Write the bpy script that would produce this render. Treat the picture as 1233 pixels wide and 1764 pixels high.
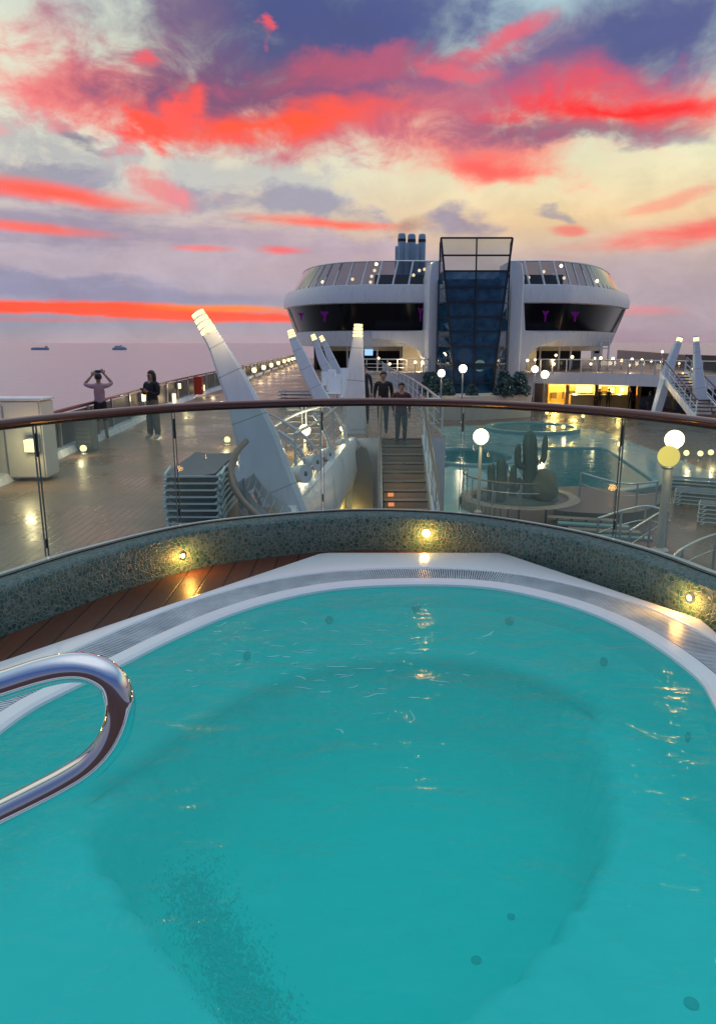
import bpy, bmesh, math, random
from mathutils import Vector, Matrix
random.seed(7)
R = math.radians
scene = bpy.context.scene
COL = scene.collection
for o in list(bpy.data.objects): bpy.data.objects.remove(o)

# ------------------------------------------------------------------ camera
EYE = 1.37
FPX = 1250.0
PITCH = math.atan(292 / FPX)
cam_d = bpy.data.cameras.new('camera'); cam = bpy.data.objects.new('camera', cam_d); COL.objects.link(cam)
cam.location = (0, 0, EYE); cam.rotation_euler = (math.pi/2 - PITCH, 0, 0)
cam_d.sensor_fit = 'VERTICAL'; cam_d.sensor_height = 24; cam_d.lens = 24 * FPX / 1764
cam_d.clip_start = 0.05; cam_d.clip_end = 60000
scene.camera = cam
scene.render.resolution_x = 715; scene.render.resolution_y = 1024
scene.view_settings.view_transform = 'Standard'; scene.view_settings.look = 'None'
scene.view_settings.exposure = 0; scene.view_settings.gamma = 1
scene.cycles.max_bounces = 5; scene.cycles.diffuse_bounces = 3; scene.cycles.glossy_bounces = 3; scene.cycles.transparent_max_bounces = 10; scene.cycles.volume_bounces = 0
scene.cycles.sample_clamp_indirect = 4

def ray(px, py):
    x = (px - 616.5) / FPX; y = -(py - 882) / FPX
    return Vector((x, math.cos(PITCH) + y*math.sin(PITCH), -math.sin(PITCH) + y*math.cos(PITCH)))
def W(px, py, z):                       # where a sight line meets a level
    d = ray(px, py); t = (z - EYE) / d.z
    return Vector((d.x*t, d.y*t, z))
def WD(px, py, D):                      # where a sight line meets a distance
    d = ray(px, py); t = D / d.y
    return Vector((d.x*t, D, EYE + d.z*t))

def lin(c):
    c = c / 255.0
    return c/12.92 if c <= 0.04045 else ((c+0.055)/1.055)**2.4
def rgb(r, g, b): return (lin(r), lin(g), lin(b), 1)

# ------------------------------------------------------------------ sky
SUN_EL, SUN_AZ = 3.0, -14.0
world = bpy.data.worlds.new('World'); scene.world = world; world.use_nodes = True
nt = world.node_tree; nt.nodes.clear(); N = nt.nodes; L = nt.links
def math_n(op, a, b=None, c=None):
    n = N.new('ShaderNodeMath'); n.operation = op
    for i, v in enumerate((a, b, c)):
        if v is None: continue
        if isinstance(v, (int, float)): n.inputs[i].default_value = v
        else: L.new(v, n.inputs[i])
    return n.outputs[0]
tc = N.new('ShaderNodeTexCoord'); sep = N.new('ShaderNodeSeparateXYZ'); L.new(tc.outputs['Generated'], sep.inputs[0])
az = math_n('MULTIPLY', math_n('ARCTAN2', sep.outputs[0], sep.outputs[1]), 57.2958)
el = math_n('MULTIPLY', math_n('ARCSINE', sep.outputs[2]), 57.2958)
cmb = N.new('ShaderNodeCombineXYZ'); L.new(az, cmb.inputs[0]); L.new(el, cmb.inputs[1])
def noise(scale, detail, rough, sx=1, sy=1, off=0, dist=0):
    m = N.new('ShaderNodeMapping'); m.inputs['Scale'].default_value = (sx, sy, 1); m.inputs['Location'].default_value = (off, off*1.7, off)
    L.new(cmb.outputs[0], m.inputs[0])
    n = N.new('ShaderNodeTexNoise'); n.inputs['Scale'].default_value = scale; n.inputs['Detail'].default_value = detail
    n.inputs['Roughness'].default_value = rough; n.inputs['Distortion'].default_value = dist
    L.new(m.outputs[0], n.inputs['Vector']); return n
warp = noise(0.10, 5, 0.6, 1, 2.0, 3)
ws = N.new('ShaderNodeVectorMath'); ws.operation = 'SUBTRACT'; ws.inputs[1].default_value = (0.5, 0.5, 0.5); L.new(warp.outputs['Color'], ws.inputs[0])
wm = N.new('ShaderNodeVectorMath'); wm.operation = 'MULTIPLY'; wm.inputs[1].default_value = (11, 5.0, 0); L.new(ws.outputs[0], wm.inputs[0])
wa = N.new('ShaderNodeVectorMath'); wa.operation = 'ADD'; L.new(cmb.outputs[0], wa.inputs[0]); L.new(wm.outputs[0], wa.inputs[1])
wm2 = N.new('ShaderNodeVectorMath'); wm2.operation = 'MULTIPLY'; wm2.inputs[1].default_value = (4, 0.6, 0); L.new(ws.outputs[0], wm2.inputs[0])
wa2 = N.new('ShaderNodeVectorMath'); wa2.operation = 'ADD'; L.new(cmb.outputs[0], wa2.inputs[0]); L.new(wm2.outputs[0], wa2.inputs[1])
puff = noise(0.22, 8, 0.62, 1, 1.5, 11, 0.4).outputs['Fac']       # billow
streak = noise(0.16, 7, 0.6, 1, 5, 23, 0.2).outputs['Fac']        # thin streaks
def ramp(fac, stops):
    r = N.new('ShaderNodeValToRGB'); e = r.color_ramp.elements
    while len(e) < len(stops): e.new(0.5)
    for k, (p, c) in enumerate(stops): e[k].position = p; e[k].color = c
    L.new(fac, r.inputs[0]); return r.outputs[0]
def mix(fac, a, b):
    m = N.new('ShaderNodeMix'); m.data_type = 'RGBA'
    if isinstance(fac, (int, float)): m.inputs[0].default_value = fac
    else: L.new(fac, m.inputs[0])
    for s, v in ((6, a), (7, b)):
        if isinstance(v, tuple): m.inputs[s].default_value = v
        else: L.new(v, m.inputs[s])
    return m.outputs[2]
def mapr(v, a, b, c=0, d=1, smooth=True):
    m = N.new('ShaderNodeMapRange'); m.interpolation_type = 'SMOOTHSTEP' if smooth else 'LINEAR'
    m.inputs[1].default_value = a; m.inputs[2].default_value = b; m.inputs[3].default_value = c; m.inputs[4].default_value = d
    L.new(v, m.inputs[0]); return m.outputs[0]
def elp(py):                            # elevation (deg) of a picture row at the middle
    d = ray(616, py); return math.degrees(math.asin(d.normalized().z))
eln = mapr(el, -5, 95, 0, 1, False)
def st(e, c): return ((e + 5) / 100.0, rgb(*c))
left = ramp(eln, [st(-5, (150,135,145)), st(0, (158,148,160)), st(1.5, (135,146,168)), st(4.0, (150,154,176)), st(7.5, (184,168,176)),
    st(11, (212,204,192)), st(14.5, (226,226,204)), st(19, (226,230,208)), st(24, (200,216,208)), st(30, (150,182,200)), st(42, (176,196,218)), st(66, (226,236,248))])
right = ramp(eln, [st(-5, (140,120,135)), st(0, (160,138,152)), st(3, (176,158,164)), st(6, (192,170,164)), st(8.5, (232,200,156)),
    st(12, (230,224,186)), st(16, (220,230,208)), st(20, (186,212,212)), st(25, (150,186,205)), st(30, (130,160,190)), st(42, (176,196,218)), st(66, (226,236,248))])
base = mix(mapr(az, -18, 14), left, right)
back = ramp(eln, [st(-5, (60,70,95)), st(0, (92,106,142)), st(20, (62,90,146)), st(42, (120,144,184)), st(66, (226,236,248))])
aabs = math_n('ABSOLUTE', az)
base = mix(mapr(aabs, 60, 130), base, back)
cur = base
def blob(px, py, hw, hh, rot, color, soft=0.6, nz=0.8, alpha=1.0, src='p', fine=False):
    """a cloud at a direction of the sky: centre, half width and height in photograph units, converted to degrees"""
    global cur
    d = ray(px, py); a0 = math.degrees(math.atan2(d.x, d.y)); e0 = math.degrees(math.asin(d.normalized().z))
    k = 57.3 / (FPX * 1.10)
    m = N.new('ShaderNodeMapping'); m.vector_type = 'TEXTURE'
    m.inputs['Location'].default_value = (a0, e0, 0); m.inputs['Rotation'].default_value = (0, 0, R(-rot)); m.inputs['Scale'].default_value = (hw*k, hh*k, 1)
    L.new((wa2 if fine else wa).outputs[0], m.inputs[0])
    ln = N.new('ShaderNodeVectorMath'); ln.operation = 'LENGTH'; L.new(m.outputs[0], ln.inputs[0])
    nn = math_n('MULTIPLY_ADD', puff if src == 'p' else streak, nz*2, -nz)
    v = math_n('SUBTRACT', ln.outputs['Value'], nn)
    f = mapr(v, 1 + soft*0.5, 1 - soft*0.8, 0, alpha)
    cur = mix(f, cur, rgb(*color))
G = dict
# wide mauve veils
blob(130, 470, 420, 55, 0, (180,164,178), 0.9, 0.6, 0.6, 's')
blob(1180, 520, 260, 58, 5, (172,156,166), 0.8, 0.4, 0.7, 's')
blob(600, 450, 200, 34, 0, (184,160,172), 0.9, 0.7, 0.5, 's')
blob(90, 255, 190, 60, 8, (152,160,172), 0.9, 2.8, 0.65)
blob(50, 305, 150, 26, 4, (138,138,160), 0.9, 2.0, 0.75)
blob(400, 290, 200, 50, 8, (172,178,182), 0.9, 2.8, 0.6)
blob(490, 355, 150, 28, 4, (146,144,164), 0.9, 2.0, 0.85)
blob(420, 412, 250, 22, 2, (170,154,174), 0.9, 1.1, 0.75, 's')
blob(140, 385, 190, 36, 2, (142,136,162), 0.9, 1.2, 0.8, 's')
blob(130, 500, 220, 22, 3, (128,132,164), 0.7, 0.6, 0.8, 's')
blob(800, 388, 60, 22, 0, (142,134,158), 0.8, 1.0, 0.85)
blob(1120, 235, 110, 14, 4, (140,138,160), 0.8, 0.9, 0.6)
blob(150, 240, 60, 14, 15, (120,118,145), 0.8, 0.9, 0.8)
blob(945, 358, 30, 9, 0, (150,145,160), 0.8, 0.9, 0.7)
# great dark cloud and its lit underside
blob(130, 140, 160, 80, 0, (238,142,140), 1.1, 2.0, 0.9)
blob(330, 165, 300, 62, 0, (242,108,104), 1.0, 1.3, 0.85)
blob(620, 180, 300, 62, -3, (232,96,100), 0.9, 0.9, 0.9)
blob(860, 245, 190, 52, 4, (240,112,108), 1.0, 1.1, 0.9)
blob(880, 130, 240, 55, -5, (214,122,134), 1.1, 1.2, 0.75)
blob(470, 60, 330, 128, 0, (80,80,124), 1.3, 0.9, 1.0)
blob(560, 20, 230, 80, 0, (72,86,138), 1.3, 0.8, 0.95)
blob(300, 40, 110, 80, 0, (120,92,122), 1.2, 1.2, 0.6)
blob(600, 62, 190, 78, 0, (76,84,132), 1.3, 0.8, 0.92)
blob(400, 150, 200, 46, -4, (112,82,118), 0.9, 1.2, 0.85)
blob(620, 120, 220, 26, -6, (190,88,110), 0.9, 1.4, 0.7)
blob(470, 210, 210, 20, -3, (255,86,58), 1.5, 0.9, 1.0)
blob(265, 212, 50, 26, 30, (255,84,70), 0.8, 0.9, 0.95)
blob(325, 175, 40, 30, -30, (255,90,80), 0.8, 1.0, 0.9)
blob(230, 95, 26, 12, 20, (240,90,100), 0.9, 1.0, 0.8)
blob(1110, 55, 290, 84, -12, (84,92,138), 1.2, 0.8, 1.0)
blob(1000, 215, 210, 26, 3, (122,88,124), 0.8, 1.1, 0.85)
blob(1130, 170, 260, 38, 4, (238,76,80), 1.4, 0.9, 0.95)
blob(1070, 178, 170, 16, 3, (250,48,50), 1.4, 0.6, 1.0)
blob(870, 285, 110, 22, 8, (248,96,90), 1.4, 0.9, 0.95)
blob(860, 62, 80, 17, -14, (226,100,114), 1.3, 1.2, 0.85)
blob(790, 118, 55, 14, 0, (228,100,116), 0.9, 1.2, 0.75)
blob(460, 62, 20, 9, -30, (236,90,100), 0.8, 0.7, 0.9)
# streaks low down
blob(90, 333, 165, 16, 4, (250,96,82), 1.1, 0.6, 1.0, 's', True)
blob(60, 392, 120, 9, 2, (240,110,104), 1.1, 0.6, 1.0, 's', True)
blob(310, 325, 60, 22, 12, (232,128,132), 0.9, 1.3, 0.8)
blob(555, 385, 110, 9, 3, (250,108,90), 1.1, 0.9, 0.95, 's', True)
blob(480, 430, 40, 7, 0, (240,100,100), 1.1, 0.8, 0.9, 's', True)
blob(350, 428, 50, 6, 0, (240,120,125), 0.8, 0.8, 0.8, 's', True)
blob(1180, 400, 130, 20, -6, (244,106,100), 1.2, 1.2, 0.95, 's', True)
blob(1150, 345, 70, 12, -14, (238,136,120), 0.9, 1.2, 0.6, 's', True)
blob(975, 396, 30, 9, 4, (240,120,112), 0.8, 0.9, 0.8, 's', True)
blob(1100, 535, 60, 9, 0, (214,140,146), 0.8, 0.9, 0.7, 's', True)
blob(150, 508, 420, 12, 1.0, (134,136,166), 0.9, 0.5, 0.8, 's', True)
blob(120, 531, 400, 13, 1.0, (255,82,62), 0.6, 0.9, 1.0, 's', True)
blob(300, 543, 290, 10, 2.0, (250,84,70), 0.6, 1.1, 0.95, 's', True)
blob(400, 532, 130, 7, 1, (255,128,50), 0.9, 0.7, 0.9, 's', True)
blob(120, 551, 200, 4, 0.6, (196,120,132), 0.9, 0.6, 0.7, 's', True)
blob(700, 392, 42, 14, 0, (150,104,108), 1.1, 0.9, 0.6)
# fine mottling
mot = mapr(puff, 0.3, 0.75, 0.90, 1.08)
hv = N.new('ShaderNodeVectorMath'); hv.operation = 'SCALE'; L.new(cur, hv.inputs[0]); L.new(mot, hv.inputs['Scale'])
sky = N.new('ShaderNodeTexSky'); sky.sky_type = 'NISHITA'; sky.sun_disc = False; sky.sun_elevation = R(SUN_EL); sky.sun_rotation = R(SUN_AZ)
bg1 = N.new('ShaderNodeBackground'); L.new(hv.outputs[0], bg1.inputs[0]); bg1.inputs[1].default_value = 1.13
bg2 = N.new('ShaderNodeBackground'); L.new(sky.outputs[0], bg2.inputs[0]); bg2.inputs[1].default_value = 0.0015
addw = N.new('ShaderNodeAddShader'); L.new(bg1.outputs[0], addw.inputs[0]); L.new(bg2.outputs[0], addw.inputs[1])
wo = N.new('ShaderNodeOutputWorld'); L.new(addw.outputs[0], wo.inputs[0])
world.cycles.sampling_method = 'MANUAL'; world.cycles.sample_map_resolution = 1024

sl = bpy.data.lights.new('sun', 'SUN'); sl.energy = 0.03; sl.angle = R(60); sl.color = (1, 0.62, 0.45)
so = bpy.data.objects.new('sun', sl); COL.objects.link(so)
sd = Vector((math.sin(R(SUN_AZ))*math.cos(R(SUN_EL)), math.cos(R(SUN_AZ))*math.cos(R(SUN_EL)), math.sin(R(SUN_EL))))
so.rotation_euler = sd.to_track_quat('Z', 'Y').to_euler()

# ------------------------------------------------------------------ materials
MATS = {}
def mat(name, col, rough=0.5, metal=0.0, spec=0.5, noise_amt=0.0, noise_scale=5.0, bump=0.0, bump_scale=60.0, emit=None, estr=0, rough_var=0.0, stretch=(1,1,1), coat=0.0):
    m = bpy.data.materials.new(name); m.use_nodes = True; MATS[name] = m
    n = m.node_tree.nodes; l = m.node_tree.links; p = n['Principled BSDF']
    p.inputs['Base Color'].default_value = (*col[:3], 1); p.inputs['Roughness'].default_value = rough
    p.inputs['Metallic'].default_value = metal; p.inputs['Specular IOR Level'].default_value = spec; p.inputs['Coat Weight'].default_value = coat
    if noise_amt or rough_var or bump:
        t = n.new('ShaderNodeTexCoord'); mp = n.new('ShaderNodeMapping'); mp.inputs['Scale'].default_value = stretch; l.new(t.outputs['Object'], mp.inputs[0])
    if noise_amt or rough_var:
        nz = n.new('ShaderNodeTexNoise'); nz.inputs['Scale'].default_value = noise_scale; nz.inputs['Detail'].default_value = 5; nz.inputs['Roughness'].default_value = 0.6
        l.new(mp.outputs[0], nz.inputs['Vector'])
    if noise_amt:
        mx = n.new('ShaderNodeMix'); mx.data_type = 'RGBA'; l.new(nz.outputs['Fac'], mx.inputs[0])
        mx.inputs[6].default_value = (*[max(0, c*(1-noise_amt)) for c in col[:3]], 1); mx.inputs[7].default_value = (*[min(1, c*(1+noise_amt)) for c in col[:3]], 1)
        l.new(mx.outputs[2], p.inputs['Base Color'])
    if rough_var:
        mr = n.new('ShaderNodeMapRange'); mr.inputs[1].default_value = 0.35; mr.inputs[2].default_value = 0.65
        mr.inputs[3].default_value = max(0.02, rough-rough_var); mr.inputs[4].default_value = rough+rough_var; l.new(nz.outputs['Fac'], mr.inputs[0]); l.new(mr.outputs[0], p.inputs['Roughness'])
    if bump:
        bz = n.new('ShaderNodeTexNoise'); bz.inputs['Scale'].default_value = bump_scale; bz.inputs['Detail'].default_value = 3; l.new(mp.outputs[0], bz.inputs['Vector'])
        bp = n.new('ShaderNodeBump'); bp.inputs['Strength'].default_value = bump; bp.inputs['Distance'].default_value = 0.01; l.new(bz.outputs['Fac'], bp.inputs['Height']); l.new(bp.outputs[0], p.inputs['Normal'])
    if emit:
        p.inputs['Emission Color'].default_value = (*emit[:3], 1); p.inputs['Emission Strength'].default_value = estr
    return m
WHITE = mat('white_paint', (0.70,0.72,0.74), 0.32, noise_amt=0.12, stretch=(3,3,0.5), noise_scale=1.2, rough_var=0.08)
WHITE2 = mat('white_gelcoat', (0.86,0.87,0.88), 0.16, noise_amt=0.03, noise_scale=3, rough_var=0.05, coat=0.3)
GREYM = mat('grey_metal', (0.30,0.32,0.33), 0.35, 0.6)
STEEL = mat('polished_steel', (0.78,0.78,0.80), 0.06, 1.0, rough_var=0.03, noise_scale=20)
ALU = mat('aluminium', (0.62,0.65,0.66), 0.28, 0.9)
BLACKM = mat('black_metal', (0.015,0.017,0.02), 0.4)
BLACKGL = mat('black_window_glass', (0.005,0.005,0.008), 0.16, spec=0.18)
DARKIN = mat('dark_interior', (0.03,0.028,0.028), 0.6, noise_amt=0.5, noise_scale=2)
WOODRAIL = mat('varnished_wood', (0.10,0.016,0.009), 0.28, noise_amt=0.35, noise_scale=3, stretch=(1,1,1), coat=0.5)
BROWNRAIL = mat('brown_wood_rail', (0.22,0.14,0.095), 0.35, noise_amt=0.25, noise_scale=6)
PANELG = mat('grey_screen_panel', (0.085,0.08,0.085), 0.42, noise_amt=0.2, noise_scale=0.8)
CONC = mat('cream_panel', (0.50,0.46,0.38), 0.5, noise_amt=0.1, noise_scale=3)
FUNNEL = mat('funnel_paint', (0.30,0.40,0.48), 0.4, noise_amt=0.2, noise_scale=2)
LOUNGE = mat('lounger_frame_teal', (0.62,0.72,0.70), 0.3, 0.0)
SLING = mat('lounger_sling', (0.13,0.14,0.16), 0.6, noise_amt=0.2, noise_scale=30)
TEALTILE = mat('pale_teal_tile', (0.20,0.36,0.34), 0.18, noise_amt=0.15, noise_scale=1.2, rough_var=0.1)
ROCK = mat('painted_rock', (0.13,0.13,0.07), 0.8, noise_amt=0.5, noise_scale=4, bump=0.8, bump_scale=12)
CACT = mat('cactus_green', (0.035,0.085,0.055), 0.5, noise_amt=0.35, noise_scale=12)
LEAFB = mat('blue_green_leaf', (0.035,0.085,0.095), 0.35, noise_amt=0.6, noise_scale=6)
BARWALL = mat('bar_wall', (0.55,0.40,0.14), 0.5, noise_amt=0.15, noise_scale=2)
RED = mat('red_box', (0.50,0.03,0.015), 0.4)
ORANGEW = mat('warm_wall', (0.55,0.30,0.08), 0.5, noise_amt=0.2, noise_scale=1)
def emat(name, col, s):
    m = bpy.data.materials.new(name); m.use_nodes = True; n = m.node_tree.nodes; n.clear()
    e = n.new('ShaderNodeEmission'); e.inputs[0].default_value = (*col, 1); e.inputs[1].default_value = s
    o = n.new('ShaderNodeOutputMaterial'); m.node_tree.links.new(e.outputs[0], o.inputs[0]); return m
GLOBE = emat('lit_globe', (1.0,0.80,0.48), 7)
GLOBEY = emat('lit_yellow_globe', (1.0,0.72,0.16), 1.25)
LAMPW = emat('lit_lamp', (1.0,0.72,0.30), 3.2)
RINGL = emat('lit_ring', (1.0,0.76,0.36), 2.0)
SPOTL = emat('lit_spot', (1.0,0.62,0.20), 5)
PURP = emat('purple_light', (0.30,0.02,0.42), 0.2)
BLUESCR = emat('blue_screen', (0.30,0.55,1.0), 1.3)
REDL = emat('lit_red', (1.0,0.06,0.02), 1.3)
WARMSTRIP = emat('lit_strip', (1.0,0.72,0.22), 2.6)
RISERL = emat('lit_riser', (1.0,0.30,0.10), 1.2)
DOTL = emat('lit_dot', (1.0,0.78,0.42), 3.5)

def glass_mat(name, tint, film=0.1, filmcol=(0.5,0.6,0.55), ior=1.5, rough=0.02, refl=1.0):
    m = bpy.data.materials.new(name); m.use_nodes = True; n = m.node_tree.nodes; l = m.node_tree.links; n.clear()
    tr = n.new('ShaderNodeBsdfTransparent'); tr.inputs[0].default_value = (*tint, 1)
    df = n.new('ShaderNodeBsdfDiffuse'); df.inputs[0].default_value = (*filmcol, 1)
    gl = n.new('ShaderNodeBsdfGlossy'); gl.inputs['Roughness'].default_value = rough; gl.inputs[0].default_value = (refl, refl, refl, 1)
    fr = n.new('ShaderNodeFresnel'); fr.inputs[0].default_value = ior
    t = n.new('ShaderNodeTexCoord'); nz = n.new('ShaderNodeTexNoise'); nz.inputs['Scale'].default_value = 1.6; nz.inputs['Detail'].default_value = 6; l.new(t.outputs['Object'], nz.inputs['Vector'])
    mr = n.new('ShaderNodeMapRange'); mr.inputs[1].default_value = 0.3; mr.inputs[2].default_value = 0.7; mr.inputs[3].default_value = film*0.4; mr.inputs[4].default_value = film*1.6; l.new(nz.outputs['Fac'], mr.inputs[0])
    m1 = n.new('ShaderNodeMixShader'); l.new(mr.outputs[0], m1.inputs[0]); l.new(tr.outputs[0], m1.inputs[1]); l.new(df.outputs[0], m1.inputs[2])
    m2 = n.new('ShaderNodeMixShader'); l.new(fr.outputs[0], m2.inputs[0]); l.new(m1.outputs[0], m2.inputs[1]); l.new(gl.outputs[0], m2.inputs[2])
    o = n.new('ShaderNodeOutputMaterial'); l.new(m2.outputs[0], o.inputs[0]); return m
RAILGLASS = glass_mat('balustrade_glass', (0.78,0.90,0.83), 0.21, (0.34,0.46,0.40), ior=1.22, refl=0.8)
SMOKEGL = glass_mat('smoked_screen_glass', (0.30,0.32,0.36), 0.10, (0.10,0.10,0.12))
TOWERGL = glass_mat('tower_glass', (0.06,0.14,0.26), 0.55, (0.025,0.10,0.19), ior=1.5)  # blue diffuse layer stands in for sky reflected on the panes
TOWERTOP = glass_mat('tower_clear_glass', (0.62,0.70,0.74), 0.05, (0.1,0.14,0.16), ior=1.35)
CLEARGL = glass_mat('clear_screen_glass', (0.70,0.74,0.76), 0.10, (0.3,0.3,0.32), ior=1.4)

def deck_mat(name, col, pw, ang, rough, gap=(0.02,0.01,0.008), gapw=0.05, var=0.25, cross=0.0):
    m = bpy.data.materials.new(name); m.use_nodes = True; n = m.node_tree.nodes; l = m.node_tree.links; p = n['Principled BSDF']
    t = n.new('ShaderNodeTexCoord'); mp = n.new('ShaderNodeMapping'); mp.inputs['Rotation'].default_value = (0, 0, R(ang)); l.new(t.outputs['Object'], mp.inputs[0])
    sp = n.new('ShaderNodeSeparateXYZ'); l.new(mp.outputs[0], sp.inputs[0])
    d = n.new('ShaderNodeMath'); d.operation = 'DIVIDE'; l.new(sp.outputs[0], d.inputs[0]); d.inputs[1].default_value = pw
    fr = n.new('ShaderNodeMath'); fr.operation = 'FRACT'; l.new(d.outputs[0], fr.inputs[0])
    pp = n.new('ShaderNodeMath'); pp.operation = 'PINGPONG'; l.new(fr.outputs[0], pp.inputs[0]); pp.inputs[1].default_value = 0.5
    mr = n.new('ShaderNodeMapRange'); mr.inputs[1].default_value = gapw*0.4; mr.inputs[2].default_value = gapw; l.new(pp.outputs[0], mr.inputs[0])
    fl = n.new('ShaderNodeMath'); fl.operation = 'FLOOR'; l.new(d.outputs[0], fl.inputs[0])
    wn = n.new('ShaderNodeTexWhiteNoise'); wn.noise_dimensions = '1D'; l.new(fl.outputs[0], wn.inputs['W'])
    nz = n.new('ShaderNodeTexNoise'); nz.inputs['Scale'].default_value = 0.6; nz.inputs['Detail'].default_value = 6; nz.inputs['Roughness'].default_value = 0.65; l.new(t.outputs['Object'], nz.inputs['Vector'])
    gm = n.new('ShaderNodeMapping'); gm.inputs['Rotation'].default_value = (0, 0, R(ang)); gm.inputs['Scale'].default_value = (40, 2, 2); l.new(t.outputs['Object'], gm.inputs[0])
    gn = n.new('ShaderNodeTexNoise'); gn.inputs['Scale'].default_value = 1.5; gn.inputs['Detail'].default_value = 4; l.new(gm.outputs[0], gn.inputs['Vector'])
    s1 = n.new('ShaderNodeMath'); s1.operation = 'MULTIPLY_ADD'; l.new(wn.outputs['Value'], s1.inputs[0]); s1.inputs[1].default_value = var; s1.inputs[2].default_value = 1 - var*0.5
    s2 = n.new('ShaderNodeMath'); s2.operation = 'MULTIPLY_ADD'; l.new(gn.outputs['Fac'], s2.inputs[0]); s2.inputs[1].default_value = 0.4; s2.inputs[2].default_value = 0.8
    s3 = n.new('ShaderNodeMath'); s3.operation = 'MULTIPLY'; l.new(s1.outputs[0], s3.inputs[0]); l.new(s2.outputs[0], s3.inputs[1])
    sc = n.new('ShaderNodeVectorMath'); sc.operation = 'SCALE'; sc.inputs[0].default_value = col; l.new(s3.outputs[0], sc.inputs['Scale'])
    mx = n.new('ShaderNodeMix'); mx.data_type = 'RGBA'; l.new(mr.outputs[0], mx.inputs[0]); mx.inputs[6].default_value = (*gap, 1); l.new(sc.outputs[0], mx.inputs[7]); l.new(mx.outputs[2], p.inputs['Base Color'])
    rr = n.new('ShaderNodeMapRange'); rr.inputs[1].default_value = 0.35; rr.inputs[2].default_value = 0.65; rr.inputs[3].default_value = rough*0.6; rr.inputs[4].default_value = rough*1.5; l.new(nz.outputs['Fac'], rr.inputs[0]); l.new(rr.outputs[0], p.inputs['Roughness'])
    b = n.new('ShaderNodeBump'); b.inputs['Strength'].default_value = 0.4; b.inputs['Distance'].default_value = 0.004; l.new(mr.outputs[0], b.inputs['Height']); l.new(b.outputs[0], p.inputs['Normal'])
    return m
TUBDECK = deck_mat('tub_deck_planks', (0.105,0.038,0.019), 0.13, 0, 0.45, gapw=0.05)
PROMDECK = deck_mat('promenade_planks', (0.31,0.195,0.12), 0.12, 0, 0.30, gap=(0.22,0.15,0.10), gapw=0.10, var=0.10)
POOLDECK = deck_mat('pool_deck_planks', (0.15,0.066,0.036), 0.12, 0, 0.28, gap=(0.04,0.02,0.014), gapw=0.10, var=0.15)
STEPWOOD = deck_mat('step_planks', (0.34,0.25,0.17), 0.10, 90, 0.35, gapw=0.1)

def mosaic_mat():
    m = bpy.data.materials.new('green_glass_mosaic'); m.use_nodes = True; n = m.node_tree.nodes; l = m.node_tree.links; p = n['Principled BSDF']
    t = n.new('ShaderNodeTexCoord')
    mp = n.new('ShaderNodeMapping'); mp.inputs['Scale'].default_value = (1, 1, 1); l.new(t.outputs['UV'], mp.inputs[0])
    v = n.new('ShaderNodeTexVoronoi'); v.feature = 'DISTANCE_TO_EDGE'; v.inputs['Scale'].default_value = 40; v.inputs['Randomness'].default_value = 0.75; l.new(mp.outputs[0], v.inputs['Vector'])
    c = n.new('ShaderNodeTexVoronoi'); c.inputs['Scale'].default_value = 40; c.inputs['Randomness'].default_value = 0.75; l.new(mp.outputs[0], c.inputs['Vector'])
    sp = n.new('ShaderNodeSeparateColor'); l.new(c.outputs['Color'], sp.inputs[0])
    cr = n.new('ShaderNodeValToRGB'); e = cr.color_ramp.elements
    cols = [(0, (0.022,0.075,0.070)), (0.3, (0.045,0.14,0.125)), (0.55, (0.07,0.16,0.14)), (0.8, (0.05,0.10,0.07)), (1.0, (0.11,0.22,0.20))]
    while len(e) < 5: e.new(0.5)
    for k, (q, w) in enumerate(cols): e[k].position = q; e[k].color = (*w, 1)
    l.new(sp.outputs[0], cr.inputs[0])
    mr = n.new('ShaderNodeMapRange'); mr.inputs[1].default_value = 0.03; mr.inputs[2].default_value = 0.10; l.new(v.outputs['Distance'], mr.inputs[0])
    mx = n.new('ShaderNodeMix'); mx.data_type = 'RGBA'; l.new(mr.outputs[0], mx.inputs[0]); mx.inputs[6].default_value = (0.17,0.22,0.20,1); l.new(cr.outputs[0], mx.inputs[7]); l.new(mx.outputs[2], p.inputs['Base Color'])
    p.inputs['Roughness'].default_value = 0.36
    b = n.new('ShaderNodeBump'); b.inputs['Strength'].default_value = 0.5; b.inputs['Distance'].default_value = 0.003; l.new(mr.outputs[0], b.inputs['Height'])
    b2 = n.new('ShaderNodeBump'); b2.inputs['Strength'].default_value = 0.25; b2.inputs['Distance'].default_value = 0.004; l.new(sp.outputs[1], b2.inputs['Height']); l.new(b.outputs[0], b2.inputs['Normal']); l.new(b2.outputs[0], p.inputs['Normal'])
    return m
MOSAIC = mosaic_mat()

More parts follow.
